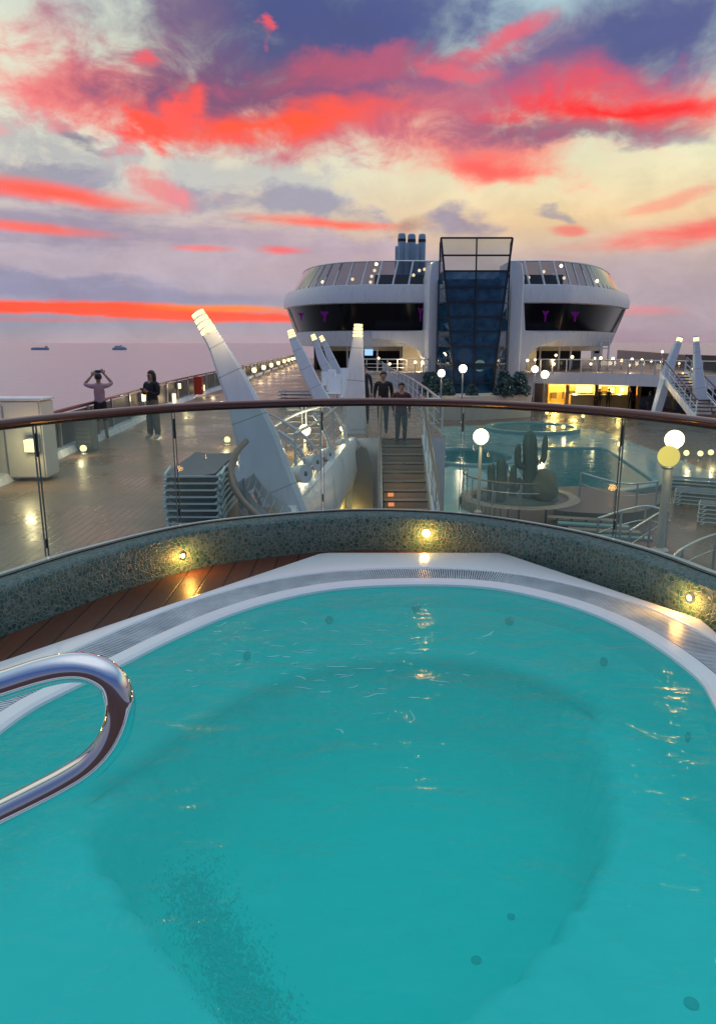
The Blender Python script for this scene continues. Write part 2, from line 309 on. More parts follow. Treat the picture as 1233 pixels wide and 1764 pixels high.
def water_surface(name, bump_list, tint=(0.95,0.99,0.99), volume=None, ior=1.33, rough=0.03, scatter=None):
    m = bpy.data.materials.new(name); m.use_nodes = True; n = m.node_tree.nodes; l = m.node_tree.links; n.clear()
    tr = n.new('ShaderNodeBsdfTransparent'); tr.inputs[0].default_value = (*tint, 1)
    gl = n.new('ShaderNodeBsdfGlossy'); gl.inputs['Roughness'].default_value = rough
    fr = n.new('ShaderNodeFresnel'); fr.inputs[0].default_value = ior
    t = n.new('ShaderNodeTexCoord'); prev = None
    for (scale, stretch, strength, dist, det) in bump_list:
        mp = n.new('ShaderNodeMapping'); mp.inputs['Scale'].default_value = stretch; l.new(t.outputs['Object'], mp.inputs[0])
        z = n.new('ShaderNodeTexNoise'); z.inputs['Scale'].default_value = scale; z.inputs['Detail'].default_value = det; z.inputs['Distortion'].default_value = 0.6; l.new(mp.outputs[0], z.inputs['Vector'])
        b = n.new('ShaderNodeBump'); b.inputs['Strength'].default_value = strength; b.inputs['Distance'].default_value = dist; l.new(z.outputs['Fac'], b.inputs['Height'])
        if prev: l.new(prev, b.inputs['Normal'])
        prev = b.outputs[0]
    l.new(prev, gl.inputs['Normal']); l.new(prev, fr.inputs['Normal'])
    under = tr.outputs[0]
    if scatter:
        df = n.new('ShaderNodeBsdfDiffuse'); df.inputs[0].default_value = (*scatter[1], 1)
        ms = n.new('ShaderNodeMixShader'); ms.inputs[0].default_value = scatter[0]; l.new(tr.outputs[0], ms.inputs[1]); l.new(df.outputs[0], ms.inputs[2]); under = ms.outputs[0]
    mx = n.new('ShaderNodeMixShader'); l.new(fr.outputs[0], mx.inputs[0]); l.new(under, mx.inputs[1]); l.new(gl.outputs[0], mx.inputs[2])
    o = n.new('ShaderNodeOutputMaterial'); l.new(mx.outputs[0], o.inputs[0])
    if volume:
        va = n.new('ShaderNodeVolumeAbsorption'); va.inputs[0].default_value = (*volume[0], 1); va.inputs[1].default_value = volume[1]; l.new(va.outputs[0], o.inputs['Volume'])
    return m
TUBWATER = water_surface('hot_tub_water', [(2.6, (1,1.7,1), 0.45, 0.07, 3), (10, (1,1.6,1), 0.5, 0.02, 5), (42, (1,1.2,1), 0.3, 0.006, 3)], tint=(0.45,0.97,0.96), rough=0.07, volume=((0.26,0.93,0.90), 1.65), scatter=(0.31, (0.0,0.92,0.83)))
POOLWATER = water_surface('pool_water', [(1.6, (1,1,1), 0.3, 0.03, 3), (6, (1,1,1), 0.3, 0.01, 3)], tint=(0.10,0.42,0.42), scatter=(0.6, (0.01,0.28,0.28)))

# ------------------------------------------------------------------ mesh helpers
def crom(pts, n=8, closed=False):
    P = [Vector(p) for p in pts]; out = []; m = len(P)
    rng = range(m) if closed else range(m-1)
    for i in rng:
        if closed: a, b, c, d = P[(i-1) % m], P[i], P[(i+1) % m], P[(i+2) % m]
        else: a, b, c, d = P[max(i-1,0)], P[i], P[i+1], P[min(i+2,m-1)]
        for k in range(n):
            t = k/n
            out.append(0.5*((2*b) + (c-a)*t + (2*a-5*b+4*c-d)*t*t + (3*b-a-3*c+d)*t**3))
    if not closed: out.append(P[-1].copy())
    return out
def resample(P, n, closed=False):
    Q = P + [P[0]] if closed else P
    d = [0]
    for a, b in zip(Q, Q[1:]): d.append(d[-1] + (b-a).length)
    out = []; tot = d[-1]; j = 0; cnt = n if closed else n-1
    for k in range(n):
        t = tot*k/cnt
        while j < len(d)-2 and d[j+1] < t: j += 1
        f = (t-d[j])/max(1e-9, d[j+1]-d[j]); out.append(Q[j].lerp(Q[j+1], min(1, f)))
    return out
def offs(P, d, closed=False):            # offset in plan, + = to the left of travel
    out = []; m = len(P)
    for i in range(m):
        a = P[(i-1) % m] if (closed or i > 0) else P[i]; b = P[(i+1) % m] if (closed or i < m-1) else P[i]
        t = (b-a); t.z = 0; t.normalize(); out.append(P[i] + Vector((-t.y, t.x, 0))*d)
    return out
class MB:
    def __init__(s): s.v = []; s.f = []; s.m = []; s.uv = {}; s.cur = 0
    def add(s, vs, fs):
        k = len(s.v); s.v += [Vector(x) for x in vs]
        for f in fs: s.f.append([i+k for i in f]); s.m.append(s.cur)
        return s
    def box(s, c, d, rot=None, bev=0):
        c = Vector(c); hx, hy, hz = d[0]/2, d[1]/2, d[2]/2
        M = rot if rot is not None else Matrix.Identity(3)
        if isinstance(M, (int, float)): M = Matrix.Rotation(M, 3, 'Z')
        vs = [c + M @ Vector((sx*hx, sy*hy, sz*hz)) for sz in (-1,1) for sx, sy in ((-1,-1),(1,-1),(1,1),(-1,1))]
        return s.add(vs, [(3,2,1,0),(4,5,6,7),(0,1,5,4),(1,2,6,5),(2,3,7,6),(3,0,4,7)])
    def bar(s, a, b, w, h=None):         # box section bar from a to b
        a, b = Vector(a), Vector(b); h = h or w; t = (b-a); ln = t.length; t.normalize()
        up = Vector((0,0,1)) if abs(t.z) < 0.95 else Vector((0,1,0)); x = t.cross(up).normalized(); u = x.cross(t)
        vs = [p + x*sx*w/2 + u*su*h/2 for p in (a, b) for sx, su in ((-1,-1),(1,-1),(1,1),(-1,1))]
        return s.add(vs, [(0,1,2,3),(7,6,5,4),(1,0,4,5),(2,1,5,6),(3,2,6,7),(0,3,7,4)])
    def tube(s, P, r, seg=10, closed=False, cap=True):
        P = [Vector(p) for p in P]; m = len(P); rr = r if isinstance(r, list) else [r]*m
        t0 = (P[1]-P[0]).normalized(); up = Vector((0,0,1)) if abs(t0.z) < 0.9 else Vector((0,1,0))
        x = t0.cross(up).normalized(); rings = []
        for i in range(m):
            if closed: t = (P[(i+1) % m]-P[i-1]).normalized()
            else: t = (P[min(i+1,m-1)]-P[max(i-1,0)]).normalized()
            x = (x - t*x.dot(t)).normalized(); y = t.cross(x)
            rings.append([P[i] + (x*math.cos(2*math.pi*k/seg) + y*math.sin(2*math.pi*k/seg))*rr[i] for k in range(seg)])
        return s.loft(rings, True, closed, cap)
    def loft(s, rings, ring_closed=True, closed=False, cap=False):
        k = len(rings[0]); vs = [p for rg in rings for p in rg]; fs = []; m = len(rings)
        for i in range(m if closed else m-1):
            j = (i+1) % m
            for q in range(k if ring_closed else k-1):
                w = (q+1) % k; fs.append((i*k+q, i*k+w, j*k+w, j*k+q))
        if cap and not closed: fs.append(tuple(range(k-1,-1,-1))); fs.append(tuple((m-1)*k+q for q in range(k)))
        return s.add(vs, fs)
    def prism(s, poly, z0, z1):
        k = len(poly); vs = [(p[0],p[1],z0) for p in poly] + [(p[0],p[1],z1) for p in poly]
        return s.add(vs, [tuple(range(k-1,-1,-1)), tuple(range(k,2*k))] + [(i,(i+1)%k,k+(i+1)%k,k+i) for i in range(k)])
    def lathe(s, prof, c, seg=16, axis=None):
        c = Vector(c); M = axis or Matrix.Identity(3)
        rings = [[c + M @ Vector((r*math.cos(2*math.pi*k/seg), r*math.sin(2*math.pi*k/seg), z)) for k in range(seg)] for r, z in prof]
        return s.loft(rings, True, False, True)
    def sphere(s, c, r, seg=12, rings=8, sc=(1,1,1)):
        prof = []; c = Vector(c); rg = []
        for i in range(rings+1):
            a = math.pi*i/rings; rr = max(1e-4, math.sin(a)); rg.append([c + Vector((rr*math.cos(2*math.pi*k/seg)*r*sc[0], rr*math.sin(2*math.pi*k/seg)*r*sc[1], -math.cos(a)*r*sc[2])) for k in range(seg)])
        return s.loft(rg, True, False, False)
    def build(s, name, mats, parent=None, smooth=False, bevel=0, loc=None, autosm=False):
        org = Vector((0,0,0))
        if parent is not None:
            r = parent
            while r.parent: r = r.parent
            org = r.location.copy()
            if parent.parent is not None or parent.type == 'MESH':
                pass
        elif loc is not None: org = Vector(loc)
        me = bpy.data.meshes.new(name); me.from_pydata([tuple(v-org) for v in s.v], [], s.f)
        mats = mats if isinstance(mats, (list, tuple)) else [mats]
        for m in mats: me.materials.append(m)
        me.update()
        for p, mi in zip(me.polygons, s.m): p.material_index = mi; p.use_smooth = smooth
        bm = bmesh.new(); bm.from_mesh(me); bmesh.ops.recalc_face_normals(bm, faces=bm.faces)
        if bevel: bmesh.ops.bevel(bm, geom=[e for e in bm.edges if e.calc_face_angle(0) > 0.6], offset=bevel, segments=2, affect='EDGES', clamp_overlap=True)
        bm.to_mesh(me); bm.free()
        if autosm: me.set_sharp_from_angle(angle=R(35))
        o = bpy.data.objects.new(name, me); COL.objects.link(o)
        if parent is not None: o.parent = parent
        elif loc is not None: o.location = org
        return o
def thing(name, label, cat, loc, group=None):
    o = bpy.data.objects.new(name, None); COL.objects.link(o); o.location = loc; o['label'] = label; o['category'] = cat
    if group: o['group'] = group
    return o
def tag(o, label, cat, group=None):
    o['label'] = label; o['category'] = cat
    if group: o['group'] = group
    return o
def structure(o, kind='structure'): o['kind'] = kind; return o
def dup(root, loc, label, rotz=None, scale=None):
    r = root.copy(); COL.objects.link(r); r.location = loc; r['label'] = label
    if rotz is not None: r.rotation_euler = (0,0,rotz)
    if scale: r.scale = (scale,)*3
    def kids(a, b):
        for ch in [c for c in a.children]:
            d = ch.copy(); COL.objects.link(d); d.parent = b; kids(ch, d)
    kids(root, r); return r
def point(name, loc, power, col=(1,0.75,0.4), rad=0.05, parent=None):
    l = bpy.data.lights.new(name, 'POINT'); l.energy = power; l.color = col; l.shadow_soft_size = rad
    o = bpy.data.objects.new(name, l); COL.objects.link(o)
    if parent is not None: o.parent = parent; o.location = Vector(loc) - parent.location
    else: o.location = loc
    return o

Z1 = -1.08      # promenade level
Z0 = -4.05      # pool deck level
ZS = -34.0      # sea

# ------------------------------------------------------------------ sea
def sea():
    m = bpy.data.materials.new('sea_water'); m.use_nodes = True; n = m.node_tree.nodes; l = m.node_tree.links; p = n['Principled BSDF']
    p.inputs['Base Color'].default_value = (0.40,0.355,0.38,1); p.inputs['Roughness'].default_value = 0.22; p.inputs['IOR'].default_value = 1.33
    t = n.new('ShaderNodeTexCoord'); prev = None
    for sc, st_, dist, s_ in ((0.03, (1,1.6,1), 5.0, 0.7), (0.14, (1,1.5,1), 1.8, 0.8), (0.8, (1,1,1), 0.3, 0.5)):
        mp = n.new('ShaderNodeMapping'); mp.inputs['Scale'].default_value = st_; l.new(t.outputs['Object'], mp.inputs[0])
        z = n.new('ShaderNodeTexNoise'); z.inputs['Scale'].default_value = sc; z.inputs['Detail'].default_value = 4; l.new(mp.outputs[0], z.inputs['Vector'])
        b = n.new('ShaderNodeBump'); b.inputs['Strength'].default_value = s_; b.inputs['Distance'].default_value = dist; l.new(z.outputs['Fac'], b.inputs['Height'])
        if prev: l.new(prev, b.inputs['Normal'])
        prev = b.outputs[0]
    l.new(prev, p.inputs['Normal'])
    b = MB(); S = 40000
    b.add([(-S,-2000,ZS),(S,-2000,ZS),(S,S,ZS),(-S,S,ZS)], [(0,1,2,3)])
    structure(b.build('sea', m))
sea()
def far_ship(px, py, wpx, style, label):
    D = 3600.0; c = WD(px, py, D); w = wpx/FPX*D; c.z = ZS
    m = MATS.get('hazed_far_hull') or mat('hazed_far_hull', (0.34,0.37,0.46), 0.7)  # distance haze is put into the pale hull and deckhouse colours
    m2 = MATS.get('hazed_far_house') or mat('hazed_far_house', (0.44,0.46,0.54), 0.7)
    r = thing('distant_ship', label, 'ship', c)
    hw = w/2; b = MB(); z = ZS
    sec = [(-hw, 0.6, 9), (-hw*0.85, 7, 10), (0, 9, 8.5), (hw*0.85, 8, 9), (hw, 5, 10)]
    b.loft([[Vector((c.x+x, D-y*1.2, z+h)), Vector((c.x+x, D-y, z)), Vector((c.x+x, D+y, z)), Vector((c.x+x, D+y*1.2, z+h))] for x, y, h in sec], True, False, True)
    b.build('hull', m, r)
    b = MB()
    if style == 0:
        b.box((c.x+hw*0.75, D, z+14), (w*0.1, 14, 10)); b.box((c.x-hw*0.1, D, z+10.5), (w*1.3*0.5, 12, 3.5))
    else:
        b.box((c.x+hw*0.05, D, z+12), (w*0.75, 14, 7)); b.box((c.x-hw*0.1, D, z+18), (w*0.42, 12, 5)); b.box((c.x+hw*0.3, D, z+21), (w*0.08, 6, 6))
    b.build('deckhouse', m2, r)
far_ship(68, 587, 30, 0, 'long low cargo ship on the horizon, the left one of two')
far_ship(205, 587, 24, 1, 'shorter boxy ship with stacked decks on the horizon, the right one of two')

# ------------------------------------------------------------------ hot tub
ZR = 0.07; ZW = 0.045
water_px = [(-30,1278),(45,1222),(100,1192),(207,1141),(300,1095),(400,1053),(500,1024),(600,1008),(720,1003),(820,1006),(900,1018),(1000,1045),(1100,1090),(1200,1162),(1262,1245)]
wp = [W(x, y, ZR) for x, y in water_px]
wl = [Vector((wp[0].x-0.09, wp[0].y-0.55, ZR)), Vector((-1.28,1.2,ZR)), Vector((-0.85,0.6,ZR)), Vector((0,0.38,ZR)), Vector((0.9,0.6,ZR)), Vector((1.38,1.2,ZR)), Vector((1.53,2.0,ZR))]
inner = resample(crom(wp + wl[::-1], 8, True), 260, True)      # clockwise seen from above: offset + = outside
def sgn_area(P): return sum(P[i-1].x*P[i].y - P[i].x*P[i-1].y for i in range(len(P)))
OUT = 1 if sgn_area(inner) < 0 else -1
def ring(d, z):
    return [Vector((p.x, p.y, z)) for p in offs(inner, d*OUT, True)]
tub = thing('hot_tub', 'round white hot tub with turquoise bubbling water in the foreground', 'hot tub', (0, 2.4, 0))
b = MB()
b.loft([ring(0.0, ZR-0.16), ring(0.0, ZR-0.012), ring(0.012, ZR), ring(0.075, ZR), ring(0.082, ZR-0.008), ring(0.082, ZR-0.05)])
b.build('inner_lip', WHITE2, tub, smooth=True, autosm=True)
b = MB(); G0, G1 = ring(0.055, ZR-0.012), ring(0.185, ZR-0.004)
g = resample(ring(0.18, ZR-0.008), 860, True); tn = len(g)
for i in range(tn):
    t = (g[(i+1) % tn]-g[i-1]).normalized(); nrm = Vector((-t.y, t.x, 0))
    for w in (0,):
        b.bar(g[i]-nrm*0.094, g[i]+nrm*0.094, 0.0066, 0.008)
for d in (0.088, 0.118, 0.148, 0.178, 0.208, 0.238, 0.266):
    P = ring(d, ZR-0.011); b.loft([[a+Vector((0,0,0.002)) for a in P], [a for a in offs(P, 0.005*OUT, True)]])
GRATE = mat('overflow_grate_plastic', (0.56,0.62,0.70), 0.3, noise_amt=0.55, noise_scale=7, stretch=(1,1,1))
b.build('overflow_grate', GRATE, tub)
b = MB(); b.loft([ring(0.082, ZR-0.035), ring(0.275, ZR-0.035)]); b.build('gutter', mat('gutter_grey', (0.16,0.18,0.22), 0.3, noise_amt=0.5, noise_scale=5), tub)
# flat rim out to a faceted outline
rp = [W(-60,1160,ZR), W(555,952,ZR), W(865,952,ZR), W(1205,1066,ZR), W(1236,1092,ZR)]
rimo = [Vector(p) for p in rp] + [Vector((1.78,2.6,ZR)), Vector((1.80,0.9,ZR)), Vector((1.1,0.1,ZR)), Vector((-1.1,0.1,ZR)), Vector((-1.75,0.9,ZR)), Vector((-1.78,2.3,ZR))]
def ray_poly(c, d, poly):
    best = None
    for i in range(len(poly)):
        a, e = poly[i-1], poly[i]; s = e-a; den = d.x*s.y - d.y*s.x
        if abs(den) < 1e-9: continue
        t = ((a.x-c.x)*s.y - (a.y-c.y)*s.x)/den; u = ((a.x-c.x)*d.y - (a.y-c.y)*d.x)/den
        if t > 0 and -1e-6 <= u <= 1+1e-6 and (best is None or t < best): best = t
    return best
cen = Vector((0.05, 2.4, ZR)); rin = ring(0.274, ZR); outr = []
for p in rin:
    d = (p-cen); d.z = 0; L0 = d.length; d.normalize(); t = ray_poly(cen, d, rimo) or L0+0.1
    outr.append(cen + d*max(t, L0+0.03))
def zed(P, z, k=0): return [Vector((p.x, p.y, z)) + (p-cen).normalized()*k for p in P]
b = MB(); b.loft([zed(rin, ZR-0.05), zed(rin, ZR-0.01), zed(rin, ZR, 0.008), zed(outr, ZR+0.004, -0.02), zed(outr, ZR, -0.004), zed(outr, ZR-0.016, 0.0), zed(outr, -0.02, 0.0)])
b.build('rim', WHITE2, tub, smooth=True, autosm=True)
# basin: wall, seat, footwell
foot_px = [(165,1430),(230,1330),(330,1250),(450,1185),(600,1148),(740,1138),(880,1155),(975,1205),(1030,1290),(1048,1390),(1020,1490),(950,1590),(880,1660),(760,1740),(600,1790),(470,1790),(380,1710),(300,1620),(225,1530)]
fz = ZW-0.42
def refr(px, py, depth):                 # true point on a flat floor under water, seen through the surface
    return W(px, py, ZW - depth)
foot = resample(crom([refr(x, y, 0.42) for x, y in foot_px], 6, True), 260, True)
fc = sum(foot, Vector())/len(foot)
def byang(P, c, n=200):
    out = []
    for k in range(n):
        a = 2*math.pi*k/n; d = Vector((math.cos(a), math.sin(a), 0)); t = ray_poly(c, d, P); out.append(c + d*(t or 1))
    return out
A = byang([Vector((p.x,p.y,0)) for p in inner], Vector((fc.x,fc.y,0))); Fp = byang([Vector((p.x,p.y,0)) for p in foot], Vector((fc.x,fc.y,0)))
def lv(P, z, k=0.0):
    c0 = Vector((fc.x, fc.y, 0)); return [Vector((c0.x + (p.x-c0.x)*(1+k), c0.y + (p.y-c0.y)*(1+k), z)) for p in P]
def wob(P, s): return [Vector((p.x + 0.012*math.sin(i*0.9+s)+0.008*math.sin(i*2.3), p.y + 0.012*math.cos(i*1.1+s), p.z)) for i, p in enumerate(P)]
b = MB()
b.loft([lv(A, ZR-0.15, 0.0), lv(A, ZW-0.25, -0.03), lv(A, ZW-0.36, -0.06), lv(A, ZW-0.41, -0.12), wob(lv(Fp, ZW-0.425, 0.07), 0), wob(lv(Fp, ZW-0.44, 0.03), 1), wob(lv(Fp, ZW-0.50, 0.0), 1), wob(lv(Fp, ZW-0.66, -0.05), 2), lv(Fp, ZW-0.82, -0.09), lv(Fp, ZW-0.90, -0.16), lv(Fp, ZW-0.92, -0.6), lv(Fp, ZW-0.92, -0.9995)], True, False, False)
basin_o = b.build('basin', mat('basin_gelcoat', (0.90,0.96,0.94), 0.4, noise_amt=0.12, noise_scale=2.5), tub, smooth=True)
JET = mat('jet_nozzle_grey', (0.22,0.27,0.27), 0.3)
from mathutils.bvhtree import BVHTree
_bm = bmesh.new(); _bm.from_mesh(basin_o.data); BV = BVHTree.FromBMesh(_bm); _bm.free()
JET2 = mat('jet_nozzle_pale', (0.30,0.36,0.36), 0.3)
def on_basin(px, py):
    h = BV.ray_cast(Vector((0,0,EYE)) - tub.location, ray(px, py).normalized()); return (h[0] + tub.location, h[1]) if h[0] else (None, None)
for px, py, rr in ((567,1068,0.019),(717,1048,0.022),(877,1070,0.020),(1040,1140,0.019),(1185,1270,0.017),(425,1130,0.018),(880,1580,0.013),(820,1655,0.016),(1190,1730,0.016)):
    p, nn_ = on_basin(px, py)
    if p is None: continue
    if nn_.dot(ray(px, py)) > 0: nn_ = -nn_
    M = nn_.to_track_quat('Z', 'Y').to_matrix(); b = MB()
    b.lathe([(rr*1.25,-0.01),(rr*1.2,0.006),(rr*0.85,0.008)], p, 18, M); b.lathe([(rr*0.85,0.0085),(rr*0.5,0.004),(0.001,0.003)], p, 18, M)
    b.build('jet', JET if py < 1300 else JET2, tub, smooth=True, autosm=True)
# anti slip tread in the footwell
b = MB(); tp = crom([(330,1520),(355,1590),(395,1660),(430,1730),(460,1790)], 10)
TR = mat('tread_dark', (0.55,0.62,0.62), 0.6)
for q in range(4200):
    u = random.random()*4; i = min(int(u*10), len(tp)-2); cx = tp[i][0] + random.gauss(0, 30); cy = tp[i][1] + random.gauss(0, 30)
    p, nn_ = on_basin(cx, cy)
    if p is None: continue
    a = 1.9+random.gauss(0,0.35); s = random.uniform(0.001, 0.0028); b.box(p + Vector((0,0,0.003+random.random()*0.004)), (s*6, s, 0.004), a)
b.build('grip_strip', TR, tub)
b = MB()
# tub water
S0 = ring(0.03, ZW)
b.add([*[Vector(p) for p in S0], *[Vector((p.x,p.y,ZW-1.1)) for p in S0]], [tuple(range(len(S0)))[::-1], tuple(range(len(S0), 2*len(S0)))] + [(i, (i+1) % len(S0), len(S0)+(i+1) % len(S0), len(S0)+i) for i in range(len(S0))])
wat = structure(b.build('tub_water', TUBWATER))
# foam flecks and bubbles on the water
b = MB()
FOAM = mat('foam', (0.75,0.9,0.9), 0.4)
def fleck(px, py, s, a=None):
    p = W(px, py, ZW+0.0015); n = random.randint(5,7); a = random.random()*6 if a is None else a; e = random.uniform(0.25, 0.9)
    k = len(b.v); pts = [p + Vector((math.cos(2*math.pi*j/n)*s*random.uniform(0.6,1.2), math.sin(2*math.pi*j/n)*s*e*random.uniform(0.6,1.2), 0)) for j in range(n)]
    b.add([p + Vector((0,0,s*0.5))] + pts, [(0, 1+j, 1+(j+1) % n) for j in range(n)])
for q in range(150):
    z = random.random()
    if z < 0.45: x, y = random.gauss(660,90), random.gauss(1165,60)
    elif z < 0.75: x, y = random.gauss(430,80), random.gauss(1120,40)
    elif z < 0.9: x, y = random.uniform(120,1150), random.uniform(1060,1500)
    else: x, y = random.gauss(1090,50), random.gauss(1290,60)
    if y < 1030 or (x < 260): continue
    fleck(x, y, random.uniform(0.0008, 0.0028))
for q in range(70):                      # thin curled streaks of foam over the jets
    x, y = (random.gauss(450,75), random.gauss(1115,32)) if q < 32 else (random.gauss(660,85), random.gauss(1160,60))
    a = random.uniform(-0.5,0.5); c_ = W(x, y, ZW+0.0012); n_ = random.randint(3,6); ln_ = random.uniform(0.008,0.022); P_ = []
    for k in range(n_): P_.append(c_.copy()); c_ = c_ + Vector((math.cos(a)*ln_, math.sin(a)*ln_, 0)); a += random.gauss(0,0.35)
    b.tube(P_, [0.0003]+[random.uniform(0.0007,0.0018)]*(n_-2)+[0.0003], 5)
structure(b.build('water_foam', FOAM), 'stuff')

# grab rail
cl = [(-330,1262),(-200,1232),(-90,1206),(0,1182),(70,1160),(120,1150),(160,1153),(192,1172),(207,1205),(205,1245),(188,1283),(158,1316),(115,1344),(60,1373),(0,1403),(-90,1450),(-200,1508),(-330,1570)]
P = [WD(x, y, 0.92) for x, y in cl]
up = P[0].copy(); lo = P[-1].copy()
path = [Vector((up.x-0.14, 0.92, up.z-0.25)), Vector((up.x-0.13, 0.92, up.z-0.10))] + P + [Vector((lo.x-0.14, 0.93, lo.z-0.08))]
path = [Vector((up.x-0.14, 0.92, 0.05))] + path
b = MB(); b.tube(crom(path, 7), 0.0205, 24)
rl = thing('grab_rail', 'polished chrome grab rail loop standing beside the hot tub at the left', 'handrail', (up.x-0.14, 0.92, 0.07))
b.build('rail_loop', STEEL, rl, smooth=True)
b = MB(); b.lathe([(0.001,0.12),(0.022,0.12),(0.024,0.09),(0.05,0.085),(0.055,0.07)], (up.x-0.14, 0.92, 0.0), 20); b.build('base_flange', STEEL, rl, smooth=True, autosm=True)

# ------------------------------------------------------------------ curved parapet, glass and rail
ZC = 0.24       # coping height
base_px = [(0,997),(150,950),(312,910),(450,892),(620,881),(795,888),(970,915),(1113,952),(1233,996)]
bp_ = [W(x, y, ZC) for x, y in base_px]
l0 = bp_[0]; r0 = bp_[-1]
cur_pts = [l0 + Vector((-0.62,-2.3,0)), l0 + Vector((-0.48,-1.2,0)), l0 + Vector((-0.25,-0.45,0))] + bp_ + [r0 + Vector((0.25,-0.45,0)), r0 + Vector((0.46,-1.2,0)), r0 + Vector((0.56,-2.3,0))]
curve = resample(crom(cur_pts, 10), 240)     # left to right; offset + = outside (away), - = towards tub
def coff(d, z): return [Vector((p.x, p.y, z)) for p in offs(curve, d)]
def uvloft(b_, rings, name, m, parent):      # loft with a length/width UV so small tiles keep their size
    o = b_.build(name, m, parent); me = o.data; org = Vector(parent.location) if parent else Vector()
    return o
par = thing('mosaic_parapet', 'low curved parapet of green mosaic tiles with three lit spotlights', 'wall', (0, 4.7, 0))
def mosaic_loft(rings, name, parent, matl):
    me = bpy.data.meshes.new(name); k = len(rings[0]); vs = []; org = parent.location
    for rg in rings: vs += [tuple(p-org) for p in rg]
    fs = []
    for i in range(len(rings)-1):
        for q in range(k-1): fs.append((i*k+q, i*k+q+1, (i+1)*k+q+1, (i+1)*k+q))
    me.from_pydata(vs, [], fs); me.materials.append(matl)
    cum = [0]
    for a, c in zip(rings[0], rings[0][1:]): cum.append(cum[-1] + (c-a).length)
    acc = [0]
    mid = k//2
    for a, c in zip(rings, rings[1:]): acc.append(acc[-1] + (c[mid]-a[mid]).length)
    uv = me.uv_layers.new(name='UVMap')
    for lp in me.loops:
        vi = lp.vertex_index; uv.data[lp.index].uv = (cum[vi % k], acc[vi//k])
    for p in me.polygons: p.use_smooth = True
    me.set_sharp_from_angle(angle=R(50))
    o = bpy.data.objects.new(name, me); COL.objects.link(o); o.parent = parent; return o
mosaic_loft([coff(-0.125, -0.01), coff(-0.125, ZC-0.02), coff(-0.12, ZC-0.006), coff(-0.105, ZC), coff(0.04, ZC+0.003)], 'tiled_face', par, MOSAIC)
b = MB(); b.loft([coff(0.005, ZC), coff(0.005, ZC+0.008), coff(0.035, ZC+0.008), coff(0.035, ZC)], False); b.build('glass_channel', BLACKM, par)
b = MB(); b.loft([coff(0.04, ZC+0.001), coff(0.10, ZC-0.003), coff(0.11, ZC-0.02), coff(0.11, -4.0)], False); b.build('outer_face', WHITE, par, smooth=True, autosm=True)
def near_curve(P, q): return min(P, key=lambda p: (Vector((p.x,p.y,0))-Vector((q.x,q.y,0))).length)
face = coff(-0.125, 0.13)
for px, py in ((318,957),(735,918),(1190,1030),('L',2.45),('R',2.45),('L',1.75)):
    # find the spot on the tile face seen at this pixel
    if isinstance(px, str):
        best = min((i for i in range(2, len(face)-2) if (face[i].x < 0) == (px == 'L')), key=lambda i: abs(face[i].y-py)); p = face[best].copy()
    else:
      d = ray(px, py).normalized(); o0 = Vector((0,0,EYE)); best = min(range(len(face)), key=lambda i: ((face[i]-o0).normalized() - d).length if face[i].y > 0.6 else 9)
      p = face[best]; dd = ray(px, py); t = Vector((p.x,p.y,0)).length / Vector((dd.x,dd.y,0)).length; z = EYE + dd.z*t; p = Vector((p.x, p.y, z))
    tt = (face[best+1]-face[best-1]).normalized(); nr = Vector((tt.y, -tt.x, 0))
    if nr.y > 0: nr = -nr
    M = nr.to_track_quat('Z', 'Y').to_matrix()
    b = MB(); b.lathe([(0.016,0.001),(0.016,0.007),(0.026,0.008),(0.028,0.001)], p, 20, M); sp_ = b.build('spotlight', STEEL, par, smooth=True, autosm=True)
    b = MB(); b.lathe([(0.0155,0.0),(0.0155,0.006),(0.001,0.0075)], p, 16, M); b.build('lens', SPOTL, sp_)
    point('spotlight_glow', p + nr*0.07 + Vector((0,0,-0.01)), 2.2, (1,0.48,0.09), 0.03)
# deck round the tub
b = MB(); pr = coff(-0.124, 0); b.add([Vector((p.x,p.y,0)) for p in pr] + [Vector((pr[-1].x,-9,0)), Vector((pr[0].x,-9,0))], [tuple(range(len(pr)+2))])
dk = b.build('tub_deck', TUBDECK); 
# cut the tub hole by bridging
bm = bmesh.new(); outer = [Vector((p.x,p.y,0)) for p in pr] + [Vector((pr[-1].x,-9,0)), Vector((pr[0].x,-9,0))]
hole = [Vector((p.x,p.y,0)) for p in zed(outr, 0, 0.0)]
c2 = Vector((cen.x, cen.y, 0)); nA = 360; vo = []; vi = []
for k in range(nA):
    a = 2*math.pi*k/nA; d = Vector((math.cos(a), math.sin(a), 0)); to = ray_poly(c2, d, outer); ti = ray_poly(c2, d, hole)
    ti = min(ti or 1.5, (to or 3) - 0.001); vo.append(bm.verts.new(c2+d*(to or 3))); vi.append(bm.verts.new(c2+d*(ti-0.01)))
for k in range(nA): bm.faces.new((vo[k], vo[(k+1) % nA], vi[(k+1) % nA], vi[k]))
me = bpy.data.meshes.new('tub_deck'); bm.to_mesh(me); bm.free(); me.materials.append(TUBDECK); dk.data = me; structure(dk)
